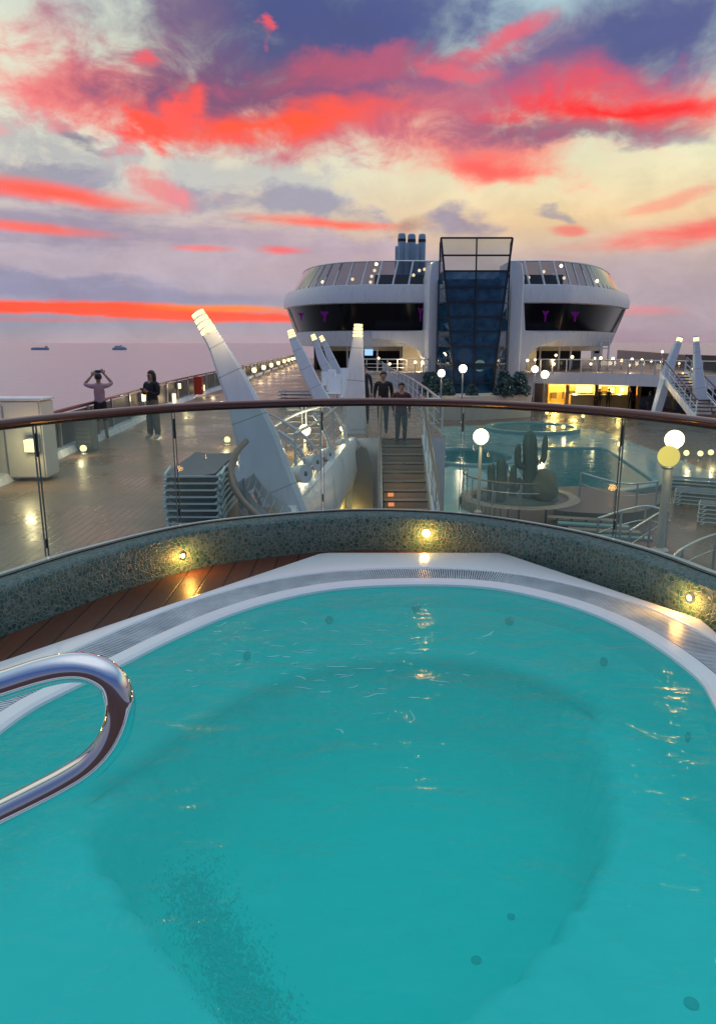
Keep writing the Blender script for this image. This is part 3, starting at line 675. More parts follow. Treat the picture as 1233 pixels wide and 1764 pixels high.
# balustrade
bal = thing('glass_balustrade', 'curved frameless glass balustrade with dark varnished wooden handrail on the mosaic parapet', 'balustrade', (0, 4.8, ZC))
rail_px = [(0,726),(180,707),(400,693),(620,686),(800,688),(1000,700),(1233,729)]
ZT = 0.99
railc = coff(0.02, ZT)
def railsec(P, z, w, h):
    rgs = []
    for i in range(len(P)):
        a = P[max(i-1,0)]; c = P[min(i+1,len(P)-1)]; t = (c-a).normalized(); nn = Vector((-t.y, t.x, 0)); s = []
        for k in range(12):
            an = 2*math.pi*k/12; cx = math.copysign(abs(math.cos(an))**0.7, math.cos(an))*w/2; cz = math.copysign(abs(math.sin(an))**0.7, math.sin(an))*h/2
            s.append(P[i] + nn*cx + Vector((0,0,cz)))
        rgs.append(s)
    return rgs
b = MB(); b.loft(railsec(railc, ZT, 0.075, 0.042), True, False, True); b.build('handrail', WOODRAIL, bal, smooth=True)
b = MB(); b.loft(railsec(coff(0.02, ZT-0.026), 0, 0.03, 0.014), True, False, True); b.build('rail_channel', BLACKM, bal, smooth=True)
# panels between seams
def idx_at(px):
    return min(range(len(curve)), key=lambda i: abs((616.5 + FPX*curve[i].x/(curve[i].y*math.cos(PITCH) + (EYE-0.6)*math.sin(PITCH))) - px) if curve[i].y > 2.2 else 1e9)
seams = [0] + [idx_at(x) for x in (78, 312, 556, 797, 1060)] + [len(curve)-1]
fine = curve
def sub(i, j, d0, d1, g):
    A_ = coff(d0, 0)[i:j+1]; return A_
for si in range(len(seams)-1):
    i, j = seams[si], seams[si+1]
    ca = [p.copy() for p in coff(0.014, 0)[i:j+1]]; cb = [p.copy() for p in coff(0.026, 0)[i:j+1]]
    for cc in (ca, cb):
        t0 = (cc[1]-cc[0]).normalized(); t1 = (cc[-1]-cc[-2]).normalized(); cc[0] = cc[0]+t0*0.006; cc[-1] = cc[-1]-t1*0.006
    b = MB(); rg = []
    b.loft([[Vector((p.x,p.y,ZC+0.004)) for p in ca], [Vector((p.x,p.y,ZT-0.03)) for p in ca]], False)
    b.build('glass_panel', RAILGLASS, bal, smooth=True)
for s in seams[1:-1]:
    p = coff(0.02, 0)[s]; t = (curve[s+1]-curve[s-1]).normalized(); ang = math.atan2(t.y, t.x)
    b = MB()
    for dx in (-0.009, 0.009):
        b.box(Vector((p.x, p.y, (ZC+ZT)/2)) + t*dx, (0.0016, 0.012, ZT-ZC-0.06), ang)
    b.build('panel_edge', mat('glass_edge', (0.10,0.13,0.11), 0.2) if 'glass_edge' not in MATS else MATS['glass_edge'], bal)
    b = MB(); b.box(Vector((p.x, p.y, ZT-0.13)), (0.008, 0.018, 0.12), ang); b.build('joint_clamp', BLACKM, bal)
    b = MB(); b.box(Vector((p.x, p.y, ZC+0.10)), (0.006, 0.016, 0.05), ang); b.build('joint_clamp', BLACKM, bal)

# ================================================================== THE SHIP
# ------------------------------------------------------------------ decks
def flat(name, poly, z, m, thick=None):
    b = MB()
    if thick: b.prism(poly, z-thick, z)
    else: b.add([(x, y, z) for x, y in poly], [tuple(range(len(poly)))])
    return structure(b.build(name, m))
XL = -6.9
edge = [(-0.9,4.9),(-0.95,11.0),(-0.6,14.0),(-0.35,17.0),(-0.1,19.0)]
# left rail line from the photograph: rail top level 1.3 m below the eye
railpx = [(-60,752),(100,709),(200,683),(300,655),(400,634),(455,622),(500,612)]
ZRAIL = EYE - 1.5
lr = [W(x, y, ZRAIL) for x, y in railpx]
lr = [Vector((lr[0].x-0.4, 6.0, ZRAIL))] + lr + [Vector((lr[-1].x-0.2, 120, ZRAIL))]
prom_poly = [(p.x-0.1, p.y) for p in lr] + [(26.0,120),(26.0,66),(10.5,66.0),(1.9,58.0),(1.9,44.0),(2.3,30),(2.3,19.0)] + edge[::-1] + [(-0.9,3.5),(-7,3.5)]
b = MB(); b.add([(x,y,Z1) for x,y in prom_poly], [tuple(range(len(prom_poly)))])
structure(b.build('promenade_deck', PROMDECK))
pool_poly = [(-0.9,2),(30,2),(30,66),(-0.9,66)]
flat('pool_deck', [(-1.2,2.0),(32,2.0),(32,75),(-1.2,75)], Z0, POOLDECK)
flat('tiled_pool_surround', [(2.3,24),(4.5,30),(13.4,26.5),(15.2,31),(15.2,46),(9,49),(3.2,47)], Z0+0.02, TEALTILE)
# fascia under the promenade edge
fa = thing('promenade_fascia', 'white curved fascia wall under the promenade edge between the two nearest pylons', 'wall', (-0.5,14,Z0))
fe = resample(crom([Vector((x,y,0)) for x,y in edge], 8), 40)
b = MB()
def zz(P, z, d=0): return [Vector((p.x, p.y, z)) for p in offs(P, d)]
b.loft([zz(fe, Z1+0.03, 0.12), zz(fe, Z1+0.03, -0.02), zz(fe, Z1-0.15, -0.10), zz(fe, Z1-0.75, -0.16), zz(fe, Z1-1.15, -0.05), zz(fe, Z1-1.2, 0.2)], False)
b.build('fascia_panel', WHITE, fa, smooth=True, autosm=True)
b = MB(); b.loft([zz(fe, Z1-1.15, 0.22), zz(fe, Z0, 0.22)], False); b.build('lower_wall', CONC, fa)
fb = thing('landing_fascia', 'white wall under the landing at the head of the stairs', 'wall', (2.3,30,Z0))
b = MB(); q = [Vector((2.3,19.0,0)), Vector((2.3,30,0)), Vector((1.9,44,0)), Vector((1.9,58,0)), Vector((10.5,66,0))]; b.loft([zz(q, Z1+0.05), zz(q, Z0)], False); b.loft([[Vector((-0.1,19.0,Z1+0.004)), Vector((0.55,19.0,Z1+0.004))],[Vector((-0.1,19.0,Z0)), Vector((0.55,19.0,Z0))]], False); b.loft([[Vector((1.75,19.0,Z1+0.004)), Vector((2.3,19.0,Z1+0.004))],[Vector((1.75,19.0,Z0)), Vector((2.3,19.0,Z0))]], False); b.build('fascia_panel', WHITE, fb)

# hull side, seen only beyond the rail
hs = thing('ship_hull', 'white hull side of the ship below the promenade rail', 'hull', (-7,30,-20))
b = MB(); H = [Vector((p.x-0.12, p.y, 0)) for p in lr]; b.loft([[Vector((p.x,p.y,Z1-0.02)) for p in H],[Vector((p.x-0.3,p.y,ZS-1)) for p in H]], False)
b.loft([[Vector((26.1,60,Z1-0.02)),Vector((26.1,120,Z1-0.02))],[Vector((26.1,60,ZS-1)),Vector((26.1,120,ZS-1))]], False)
b.build('plating', WHITE, hs)

# ------------------------------------------------------------------ left ship side rail and screen
ls = thing('side_screen', 'long grey wind screen with white posts and dark wood rail along the left promenade edge', 'railing', (-6.5,30,Z1))
rc = resample(crom(lr, 8), 300)
def ats(P, y):
    for a, c in zip(P, P[1:]):
        if a.y <= y <= c.y: t = (y-a.y)/(c.y-a.y+1e-9); return a.lerp(c, t)
    return P[-1].copy()
b = MB(); b.tube([Vector((p.x,p.y,ZRAIL)) for p in rc[::2]], 0.045, 8); b.build('top_rail', WOODRAIL, ls, smooth=True)
b = MB(); b.loft([[Vector((p.x-0.02,p.y,ZRAIL-0.08)) for p in rc],[Vector((p.x-0.02,p.y,Z1+0.12)) for p in rc]], False); b.build('screen_panels', PANELG, ls)
b = MB(); kerb = [Vector((p.x,p.y,0)) for p in rc]
b.loft([[Vector((p.x-0.02,p.y,Z1+0.16)) for p in kerb],[Vector((p.x+0.16,p.y,Z1+0.15)) for p in kerb],[Vector((p.x+0.22,p.y,Z1+0.004)) for p in kerb]], False); b.build('kerb', WHITE, ls)
yy = 8.0; k = 0
while yy < 112:
    p = ats(rc, yy); b = MB(); b.box((p.x+0.03, p.y, (Z1+ZRAIL)/2+0.04), (0.06,0.06,ZRAIL-Z1-0.1)); b.build('post', ALU, ls); yy += 2.05 if yy < 60 else 4.1

def at_px(px, dx):                      # distance at which the rail line, dx inboard, is seen in this column
    return min((p.y for p in rc), key=lambda y: abs(WD(px, 650, y).x - (ats(rc, y).x + dx)))
def bulkhead_lamp(px, py, y, label, size=0.2):
    y = at_px(px, 0.12)
    p = ats(rc, y); d = WD(px, py, y); pt = Vector((p.x+0.12, y, d.z))
    t = thing('bulkhead_lamp', label, 'lamp', pt, 'square lamps along the left rail')
    b = MB(); b.box(pt+Vector((-0.03,0,0)), (0.06,size*1.1,size*1.2)); b.build('housing', ALU, t)
    b = MB(); b.box(pt+Vector((0.03,-0.02,0)), (0.09,size*0.75,size)); b.build('lens', LAMPW, t)
    return t, pt
for px, py, y, s, lab, pw in ((243,685,20.5,0.22,'square lit lamp on the screen between the two people on the promenade',10),(296,686,24.0,0.34,'large bright square lamp on the screen just right of the woman in black',22),(307,665,28.5,0.2,'square lit lamp above and right of the woman in black',8),(350,668,31.5,0.26,'square lit lamp beside the red locker',8)):
    t, pt = bulkhead_lamp(px, py, y, lab, s); point('bulkhead_glow', pt+Vector((0.5,-0.2,0)), pw*0.5, rad=0.08)
# red fire locker
FD = at_px(341, 0.3); p = ats(rc, FD); rb = thing('fire_locker', 'red fire locker standing against the grey side screen', 'locker', (p.x+0.3, FD, Z1))
b = MB(); b.box((p.x+0.32, FD, Z1+0.55), (0.34,0.42,0.8)); b.build('cabinet', RED, rb, bevel=0.02)
b = MB(); b.box((p.x+0.50, FD, Z1+0.55), (0.02,0.36,0.7)); b.build('door', RED, rb); b = MB(); b.box((p.x+0.52, FD-0.1, Z1+0.58), (0.02,0.03,0.12)); b.build('handle', ALU, rb)
# far row of deck lamps on short posts
proto = None
spots = [(438,637),(455,632),(468,628),(480,625),(490,622),(498,619),(504,617),(509,615)]
for i, (px, py) in enumerate(spots):
    dd_ = at_px(px, 0.45); pt = Vector((ats(rc, dd_).x+0.45, dd_, Z1))
    lab = ['nearest lit lamp post in the row along the far left rail','second nearest lamp post in the row along the far left rail','third nearest lamp post in the row along the far left rail','fourth nearest lamp post in the row along the far left rail','fourth from far end in the left rail lamp row','third from far end in the left rail lamp row','second from far end in the left rail lamp row','farthest lamp post of the left rail row near the wing'][i]
    if proto is None:
        proto = thing('deck_lamp', lab, 'lamp post', pt, 'row of deck lamps along the left rail')
        b = MB(); b.lathe([(0.12,0),(0.07,0.05),(0.05,0.42)], pt, 8); b.build('post', GREYM, proto)
        b = MB(); b.sphere(pt+Vector((0,0,0.58)), 0.17, 10, 8, (1,1,1.1)); b.build('globe', LAMPW, proto, smooth=True)
        b = MB(); b.lathe([(0.001,0.84),(0.22,0.78),(0.22,0.75),(0.001,0.75)], pt, 10); b.build('cap', GREYM, proto)
        o = proto
    else: o = dup(proto, pt, lab)
    point('deck_lamp_glow', pt+Vector((0.45,-0.3,0.6)), 8, rad=0.15)
# white equipment cabinet at left
A0 = WD(0, 690, 12.9); wc = thing('equipment_cabinet', 'big cream white equipment cabinet at the left edge of the promenade', 'cabinet', (-6.6,13.2,Z1))
xr = WD(68, 690, 12.9).x; zt = A0.z
b = MB(); b.box(((xr-8.2)/2, 13.2, (zt+Z1)/2+0.03), (xr+8.2, 0.6, zt-Z1-0.06)); b.build('body', mat('cream_paint', (0.62,0.59,0.52), 0.45, noise_amt=0.12, noise_scale=2), wc, bevel=0.03)
b = MB(); b.box(((xr-8.2)/2+0.01, 13.2, zt+0.015), (xr+8.25, 0.64, 0.04)); b.build('lid', WHITE, wc, bevel=0.015)
b = MB(); b.box((xr-0.66, 12.885, (zt+Z1)/2), (0.012, 0.02, zt-Z1-0.2)); b.build('door_seam', GREYM, wc)
for px, py, y, lab, pw in ((52,768,12.7,'bright wall lamp on the front of the cream cabinet',14),):
    pt = WD(px, py, y); t = thing('wall_lamp', lab, 'lamp', pt); b = MB(); b.box(pt+Vector((0,0.1,0)), (0.2,0.1,0.26)); b.build('housing', ALU, t); b = MB(); b.box(pt, (0.16,0.1,0.21)); b.build('lens', LAMPW, t); point('wall_lamp_glow', pt+Vector((0.02,-0.3,0)), pw, rad=0.06)
# deck floor lights (low stub lights)
proto = None
for i, (px, py, lab) in enumerate(((145,784,'small lit floor light beside the left kerb behind the first glass pane'),(205,722,'small lit floor light near the feet of the man in pink'),(392,768,'small lit floor light on the promenade right of the stacked loungers'))):
    pt = W(px, py, Z1)
    if proto is None:
        proto = thing('floor_light', lab, 'lamp', pt, 'floor lights on the promenade'); b = MB(); b.lathe([(0.09,0),(0.09,0.03),(0.05,0.05),(0.05,0.10)], pt, 12); b.build('base', ALU, proto)
        b = MB(); b.sphere(pt+Vector((0,0,0.15)), 0.075, 10, 8); b.build('lens', LAMPW, proto, smooth=True)
    else: dup(proto, pt, lab)
    point('floor_glow', pt+Vector((0,-0.2,0.25)), 5, rad=0.05)
# grey vent block near the man
c_ = W(152, 775, Z1); vb = thing('deck_vent', 'grey louvred ventilation box standing on the promenade left of the person in pink', 'vent', c_)
b = MB(); b.box(c_+Vector((0,0,0.36)), (0.40,0.4,0.72)); b.build('casing', mat('vent_grey', (0.22,0.22,0.20), 0.5), vb, bevel=0.03)
b = MB()
for k in range(6): b.box(c_+Vector((0,-0.205,0.12+0.1*k)), (0.30,0.02,0.04))
b.build('louvre', GREYM, vb)

# ------------------------------------------------------------------ pylons with ringed lamps
SEAM = mat('weld_seam', (0.42,0.43,0.44), 0.5)
def pylon(sec, D0, D1, label, rings=4, thick=1.0, name='light_pylon', lampw=None, foot=None):
    """sec: (y, left x, right x) rows from foot to lamp; D0..D1 distances foot->tip"""
    ys = [s[0] for s in sec]; pts = []
    for (y, xl, xr) in sec:
        f = (ys[0]-y)/(ys[0]-ys[-1]); D = D0 + (D1-D0)*f; a = WD(xl, y, D); c = WD(xr, y, D); pts.append((a, c))
    base = (pts[0][0]+pts[0][1])/2
    t = thing(name, label, 'light pylon', base, 'tapered white pylons with lamp tips')
    P = [(a+c)/2 for a, c in pts]; wd = [(c-a).length/2 for a, c in pts]
    Pc = crom(P, 6); Wc = [v.x for v in crom([Vector((w,0,0)) for w in wd], 6)]
    rgs = []
    for i, (p, w) in enumerate(zip(Pc, Wc)):
        tt = (Pc[min(i+1,len(Pc)-1)]-Pc[max(i-1,0)]).normalized(); x = Vector((1,0,0)); x = (x - tt*x.dot(tt)).normalized(); yv = tt.cross(x)
        w2 = w*0.97; th = w*thick
        cs = [(-1,-0.85),(-0.94,-0.95),(0.70,-1.0),(0.78,-0.97),(1,-0.45),(1,0.6),(0.8,0.9),(-0.8,0.9),(-1,0.6)]
        rgs.append([p + x*cx*w2 - yv*cy*th for cx, cy in cs])
    b = MB(); b.loft(rgs, True, False, True); b.cur = 1
    for f in (0.22, 0.45, 0.68, 0.88):
        i = int(f*(len(rgs)-1)); c0 = Pc[i]; dn = (Pc[i+1]-Pc[i]).normalized()*(0.012 if wd[0] > 0.3 else 0.008)
        b.loft([[c0+(v-c0)*1.006-dn for v in rgs[i]], [c0+(v-c0)*1.006+dn for v in rgs[i]]])
    b.build('shaft', [WHITE, SEAM], t, smooth=True, autosm=True)
    tip = Pc[-1]; ax = (Pc[-1]-Pc[-3]).normalized(); w = Wc[-1]; M = ax.to_track_quat('Z', 'Y').to_matrix(); Lh = w*3.6 if lampw is None else lampw
    b = MB(); b.lathe([(w*0.62,-0.02),(w*0.5,Lh)], tip, 14, M); b.build('lamp_core', WHITE, t, smooth=True, autosm=True)
    for k in range(rings):
        c = tip + ax*(Lh*(k+0.45)/rings); r = w*(0.98-0.05*k); hh = Lh/rings*0.30
        b = MB(); b.lathe([(w*0.55,-hh),(r,-hh),(r,hh),(w*0.55,hh)], c, 18, M); b.build('lamp_ring', RINGL, t)
        b = MB(); b.lathe([(w*0.55,hh),(r*1.04,hh),(r*1.04,hh*1.6),(w*0.55,hh*1.6)], c, 18, M); b.build('louvre_ring', WHITE, t)
    return t, tip + ax*Lh*0.5
t, tip = pylon([(930,488,548),(878,456,528),(826,430,507),(758,407,481),(690,391,445),(656,379,427),(620,367,405),(596,359,390),(573,347,375)], 10.9, 11.3, 'largest and nearest tall white pylon, leaning left in front of the sea', 4, 0.55, lampw=0.36)
point('pylon_glow', tip+Vector((0.3,-0.4,0)), 8)
t2, tip = pylon([(900,588,640),(850,590,638),(800,592,634),(740,595,631),(690,590,630),(640,598,628),(600,604,626),(581,607,625)], 20.0, 20.4, 'tall upright white pylon just left of the staircase', 4, 0.8, lampw=0.36)
point('pylon_glow', tip+Vector((0.3,-0.6,0)), 10)
pylon([(700,545,575),(668,531,556),(640,518,542),(612,507,528),(590,500,515),(582,498,511)], 29.0, 29.6, 'leftmost white pylon of the middle distance, leaning left in front of the wing', 3, 0.8, lampw=0.34)
pylon([(680,572,590),(650,560,578),(620,547,562),(595,541,551),(586,538,547)], 42.0, 42.5, 'white leaning pylon behind, left one of a close pair under the wing', 3, 0.8, lampw=0.36)
pylon([(680,590,606),(640,572,588),(612,561,574),(596,556,566),(588,553,561)], 48.0, 48.5, 'white leaning pylon behind, right one of a close pair under the wing', 3, 0.8, lampw=0.4)
pylon([(715,1121,1135),(680,1130,1145),(650,1138,1156),(625,1147,1162),(600,1158,1170),(589,1163,1173)], 42.0, 42.5, 'white pylon leaning right at the right staircase, left one of two', 1, 0.8, lampw=0.3)
pylon([(715,1196,1222),(660,1194,1212),(625,1194,1207),(600,1194,1204),(589,1194,1203)], 38.0, 38.5, 'upright white pylon at the right edge, right one of two', 1, 0.8, lampw=0.3)
# raking strut of the right pylon
st_ = thing('pylon_strut', 'white slanting strut under the right staircase landing', 'strut', WD(1192,700,41)); b = MB(); b.bar(WD(1150,648,41.5), WD(1192,705,41.0), 0.35, 0.5); b.bar(WD(1146,655,41.5), WD(1128,715,41.5), 0.4, 0.5); b.build('beam', WHITE, st_)
# round floodlights along the fascia
proto = None
for i, (px, py, D, lab) in enumerate(((523,816,11.6,'nearest round floodlight on the fascia beside the big pylon'),(544,796,13.4,'second nearest round floodlight on the fascia edge'),(566,783,15.4,'third nearest round floodlight on the fascia edge'),(591,766,18.0,'farthest round floodlight, next to the upright pylon'))):
    pt = WD(px, py, D)
    if proto is None:
        proto = thing('floodlight', lab, 'floodlight', pt, 'round floodlights on the fascia'); ax = Vector((0.75,-0.62,0.1)).normalized(); M = ax.to_track_quat('Z','Y').to_matrix()
        b = MB(); b.lathe([(0.05,-0.22),(0.13,-0.16),(0.155,0.0),(0.155,0.05),(0.13,0.05)], pt, 20, M); b.build('housing', WHITE, proto, smooth=True, autosm=True)
        b = MB(); b.lathe([(0.128,0.0),(0.128,0.04),(0.001,0.055)], pt, 20, M); b.build('lens', mat('floodlight_lens', (0.10,0.16,0.15), 0.1), proto, smooth=True)
        b = MB(); b.bar(pt+Vector((-0.1,0.05,-0.1)), pt+Vector((-0.25,0.1,-0.32)), 0.05); b.build('bracket', GREYM, proto)
    else: dup(proto, pt, lab)

# ------------------------------------------------------------------ sun loungers
def lounger_geo(b, c, ang, frameonly=False):
    M = Matrix.Rotation(ang, 3, 'Z'); L_, w_ = 1.95, 0.68
    for sx in (-1,1): b.box(c+M@Vector((sx*w_/2,0,0)), (0.035,L_,0.05), M)
    for sy in (-1,-0.35,0.35,1): b.box(c+M@Vector((0,sy*(L_/2-0.02),0)), (w_,0.035,0.035), M)
def lounger(c, ang, label, group, first=None):
    if first: return dup(first, c, label, ang)
    t = thing('sun_lounger', label, 'sun lounger', c, group); L_, w_ = 1.95, 0.68
    for sx in (-1,1):
        b = MB(); b.box(c+Vector((sx*w_/2,0,0.0)), (0.035,L_,0.03)); b.build('side_rail', LOUNGE, t, bevel=0.008)
    b = MB(); 
    for sy in (-1,1): b.box(c+Vector((0,sy*(L_/2+0.012),0.0)), (w_+0.04,0.026,0.022))
    b.build('end_bar', LOUNGE, t)
    b = MB(); k = 14
    b.loft([[c+Vector((sx*(w_/2-0.015),-L_/2+L_*i/k,0.025+(0.012 if abs(sx) > 0.9 else -0.012))) for sx in (-1,-0.5,0,0.5,1)] for i in range(k+1)], False); b.build('sling', SLING, t, smooth=True)
    for sx in (-1,1):
        for sy in (-1,1):
            b = MB(); b.bar(c+Vector((sx*w_/2,sy*L_*0.40,-0.02)), c+Vector((sx*(w_/2+0.02),sy*L_*0.45,-0.085)), 0.035); b.build('leg', LOUNGE, t)
    for sx in (-1,1):
        b = MB(); b.bar(c+Vector((sx*(w_/2+0.035),-L_*0.42,-0.01)), c+Vector((sx*(w_/2+0.035),-L_*0.25,0.045)), 0.03, 0.03); b.build('armrest', LOUNGE, t)
    return t
sc0 = W(330, 914, Z1); first = None; base_c = Vector((sc0.x, sc0.y+1.0, Z1+0.09))
order = ['bottom','second lowest','third lowest','fourth lowest','fifth lowest','fourth from top','third from top','second from top','topmost']
for k in range(8):
    n = ['bottom','second lowest','third lowest','fourth lowest','fourth from top','third from top','second from top','topmost'][k]
    o = lounger(base_c+Vector((random.uniform(-0.012,0.012),random.uniform(-0.02,0.02),k*0.092)), R(random.uniform(-1.0,1.0)), f'{n} teal framed sun lounger of the near stack behind the glass', 'sun loungers stacked on the promenade', first)
    first = first or o
c = WD(540, 690, 29.5); c.z = Z1+0.09
for k in range(4):
    n = ['bottom','second','third','top'][k]
    lounger(c+Vector((-0.4,0,k*0.14)), R(random.uniform(80,84)), f'{n} sun lounger of the small far stack beside the leaning pylon', 'sun loungers stacked farther along', first)
for s_, (px, py, nn) in enumerate(((1215,872,4),(1262,905,5),(1196,842,3))):
    c = W(px, py, Z0); c.z = Z0+0.09
    for k in range(nn):
        lounger(c+Vector((0,0,k*0.13)), R(62+random.uniform(-2,2)), ('lounger %s in the %s stack on the lower deck at right' % (['at the bottom','one above the bottom','in the middle','near the top','on top'][k if nn == 5 else ([0,1,3,4] if nn == 4 else [0,2,4])[k]], ['front','rightmost','rear'][s_])), 'sun loungers on the lower deck', first)

# ------------------------------------------------------------------ curved stair rail left of the pylon
cs = thing('curved_stair', 'curved white stair side with brown wooden handrail left of the biggest pylon', 'staircase', WD(430,880,9.3))
hp = crom([WD(424,760,10.6), WD(408,778,10.2), WD(398,808,9.9), WD(403,838,9.6), WD(418,862,9.4), WD(442,886,9.1), WD(470,915,8.8), WD(520,950,8.4)], 8)
b = MB(); b.tube(hp, 0.045, 10); b.build('handrail', BROWNRAIL, cs, smooth=True)
b = MB(); b.loft([[p+Vector((0.05,0.03,-0.02)) for p in hp],[p+Vector((0.10,0.03,-0.75)) for p in hp]], False); b.build('side_panel', CLEARGL, cs, smooth=True)
st1 = crom([WD(418,818,10.3), WD(430,850,9.9), WD(455,878,9.5), WD(490,905,9.2), WD(530,935,9.0)], 8)
b = MB(); b.loft([[p for p in st1],[p+Vector((0.02,0,-0.4)) for p in st1]], False); b.build('stringer', WHITE, cs, smooth=True)
st2 = crom([WD(424,790,11.2), WD(440,820,10.6), WD(466,850,10.2), WD(500,875,9.9)], 8)
b = MB(); b.loft([[p for p in st2],[p+Vector((0.02,0,-0.2)) for p in st2]], False); b.build('upper_stringer', WHITE, cs, smooth=True)
b = MB()
for i in range(3, len(st1)-1, 3):
    p = st1[i]; q = st2[min(i, len(st2)-1)]; b.add([p, q, q+Vector((0,0,-0.02)), p+Vector((0,0,-0.02))], [(0,1,2,3)])
b.build('treads', WHITE, cs)

# rail along promenade edge, between pylons, with lamp and stacked chairs
er = thing('edge_railing', 'white tube railing along the promenade edge between the two nearest pylons', 'railing', (-0.6,15,Z1))
fe2 = [Vector((p.x-0.12,p.y,0)) for p in fe if p.y > 11.6]
b = MB(); b.tube([p+Vector((0,0,Z1+1.0)) for p in fe2], 0.03, 8); b.build('top_rail', ALU, er, smooth=True)
for h in (0.25,0.5,0.75):
    b = MB(); b.tube([p+Vector((0,0,Z1+h)) for p in fe2], 0.012, 6); b.build('rail', ALU, er, smooth=True)
for i in range(0, len(fe2), 6):
    b = MB(); b.bar(fe2[i]+Vector((0,0,Z1)), fe2[i]+Vector((0,0,Z1+1.0)), 0.045); b.build('post', ALU, er)
def globe_lamp(px, py, D, r, label, zb, group='white globe lamp posts', power=40, mat_=None, lamp_post=0.05, name='globe_lamp'):
    g = WD(px, py, D); base = Vector((g.x, g.y, zb)); h = g.z - zb
    t = thing(name, label, 'globe lamp', base, group)
    b = MB(); b.lathe([(lamp_post*2.4,0),(lamp_post*2.4,0.06),(lamp_post*1.2,0.12),(lamp_post,h*0.5),(lamp_post,h-r*1.1)], base, 12); b.build('post', CONC if D < 30 else GREYM, t, smooth=True, autosm=True)
    b = MB(); b.lathe([(lamp_post*1.1,0),(r*0.55,r*0.1),(r*0.6,r*0.25),(r*0.45,r*0.3)], base+Vector((0,0,h-r*1.2)), 14); b.build('collar', GREYM, t, smooth=True)
    b = MB(); b.sphere(g, r, 20, 14); b.build('globe', mat_ or GLOBE, t, smooth=True)
    if power: point('globe_glow', g+Vector((0,-r*1.6,0)), power, (1,0.78,0.48), r)
    return t
globe_lamp(828,752,21.5,0.23,'bright globe lamp post behind the centre right glass, left of the cactus planter',Z0+0.35,power=45)
globe_lamp(1151,786,17.0,0.25,'yellow globe lamp on a cream post at the right, in front of a brighter globe',Z0+0.45,power=25,mat_=GLOBEY,lamp_post=0.09)
globe_lamp(1161,757,21.0,0.27,'bright white globe just above the yellow globe at the right',Z0+0.2,power=45)
globe_lamp(760,643,52,0.26,'globe lamp left of the glass tower foot, lower of the pair',Z0,power=60)
globe_lamp(797,635,50,0.27,'globe lamp right in front of the glass tower foot, taller of the pair',Z0,power=60)
globe_lamp(921,636,53,0.24,'taller globe lamp at the left end of the lit bar',Z0,power=50)
globe_lamp(938,645,51,0.27,'lower globe lamp in front of the left end of the lit bar',Z0,power=50)
globe_lamp(525,741,16.5,0.13,'small bright lamp behind the railing between the pylons',Z1,power=45,lamp_post=0.03,group='small lamps')
# rack of folded chairs
ck = thing('chair_rack', 'rack of folded slatted chairs lit yellow behind the railing', 'rack', WD(520,790,17.2))
for cx in (505,540):
    for k in range(9):
        p = WD(cx+random.uniform(-1,1), 705+k*10, 17.2); 
        if p.z < Z1: continue
        b = MB(); b.box(p, (0.30,0.45,0.03), R(10)); b.build('slat_seat', CONC, ck)
b = MB()
for cx in (492,520,527,556):
    p = WD(cx, 700, 17.2); b.bar(p, Vector((p.x,p.y,Z1)), 0.03)
b.build('frame', ALU, ck)

fr_ = thing('awning_frame', 'white curved tube frame folded over the fascia floodlights between the nearest pylons', 'frame', WD(560,760,17))
for pts_, D_, r_ in (([(556,698),(576,712),(592,738),(598,764)],17.8,0.045),([(470,735),(500,718),(530,706),(562,698)],16.6,0.03),([(540,712),(556,738),(566,762),(569,784)],16.0,0.04),([(478,742),(505,762),(522,786),(528,812)],13.2,0.035),([(486,725),(520,748),(541,772),(548,796)],14.2,0.035),([(430,700),(470,716),(510,740),(540,768)],15.0,0.02),([(436,724),(470,742),(500,764),(520,792)],13.6,0.02)):
    b = MB(); b.tube(crom([WD(x, y, D_) for x, y in pts_], 6), r_, 8); b.build('curved_tube', WHITE, fr_, smooth=True)
globe_lamp(590,738,18.6,0.07,'tiny lamp beside the curved tube frame near the upright pylon',Z1,power=8,lamp_post=0.02,group='small lamps')
# ------------------------------------------------------------------ central stairs
sx0, sx1 = 0.62, 1.66
stt = thing('staircase', 'straight staircase with brown wooden treads between white railings, going up to the landing', 'staircase', (1.1,16,Z0))
n = 17; rise = (Z1-Z0)/n; going = 0.30; treads = []
for k in range(n):
    z = Z1 - rise*(k+1); y1 = 19.0 - going*k; 
    if k < n-1:
        b = MB(); b.box(((sx0+sx1)/2, y1-going/2, z-0.02), (sx1-sx0, going, 0.04)); b.build('tread', STEPWOOD, stt)
    b = MB(); b.box(((sx0+sx1)/2, y1-0.005+0.012, z+rise/2-0.02), (sx1-sx0-0.02, 0.02, rise-0.045)); b.build('riser', mat('riser_brown', (0.26,0.18,0.12), 0.45) if 'riser_brown' not in MATS else MATS['riser_brown'], stt)
    if k in (6,7): b = MB(); b.box((sx0+0.17, y1-0.012, z+rise/2), (0.14, 0.012, 0.09)); b.build('riser_light', RISERL, stt); point('riser_glow', (sx0+0.4, y1-0.35, z+rise+0.25), 3, (1,0.6,0.3), 0.06)
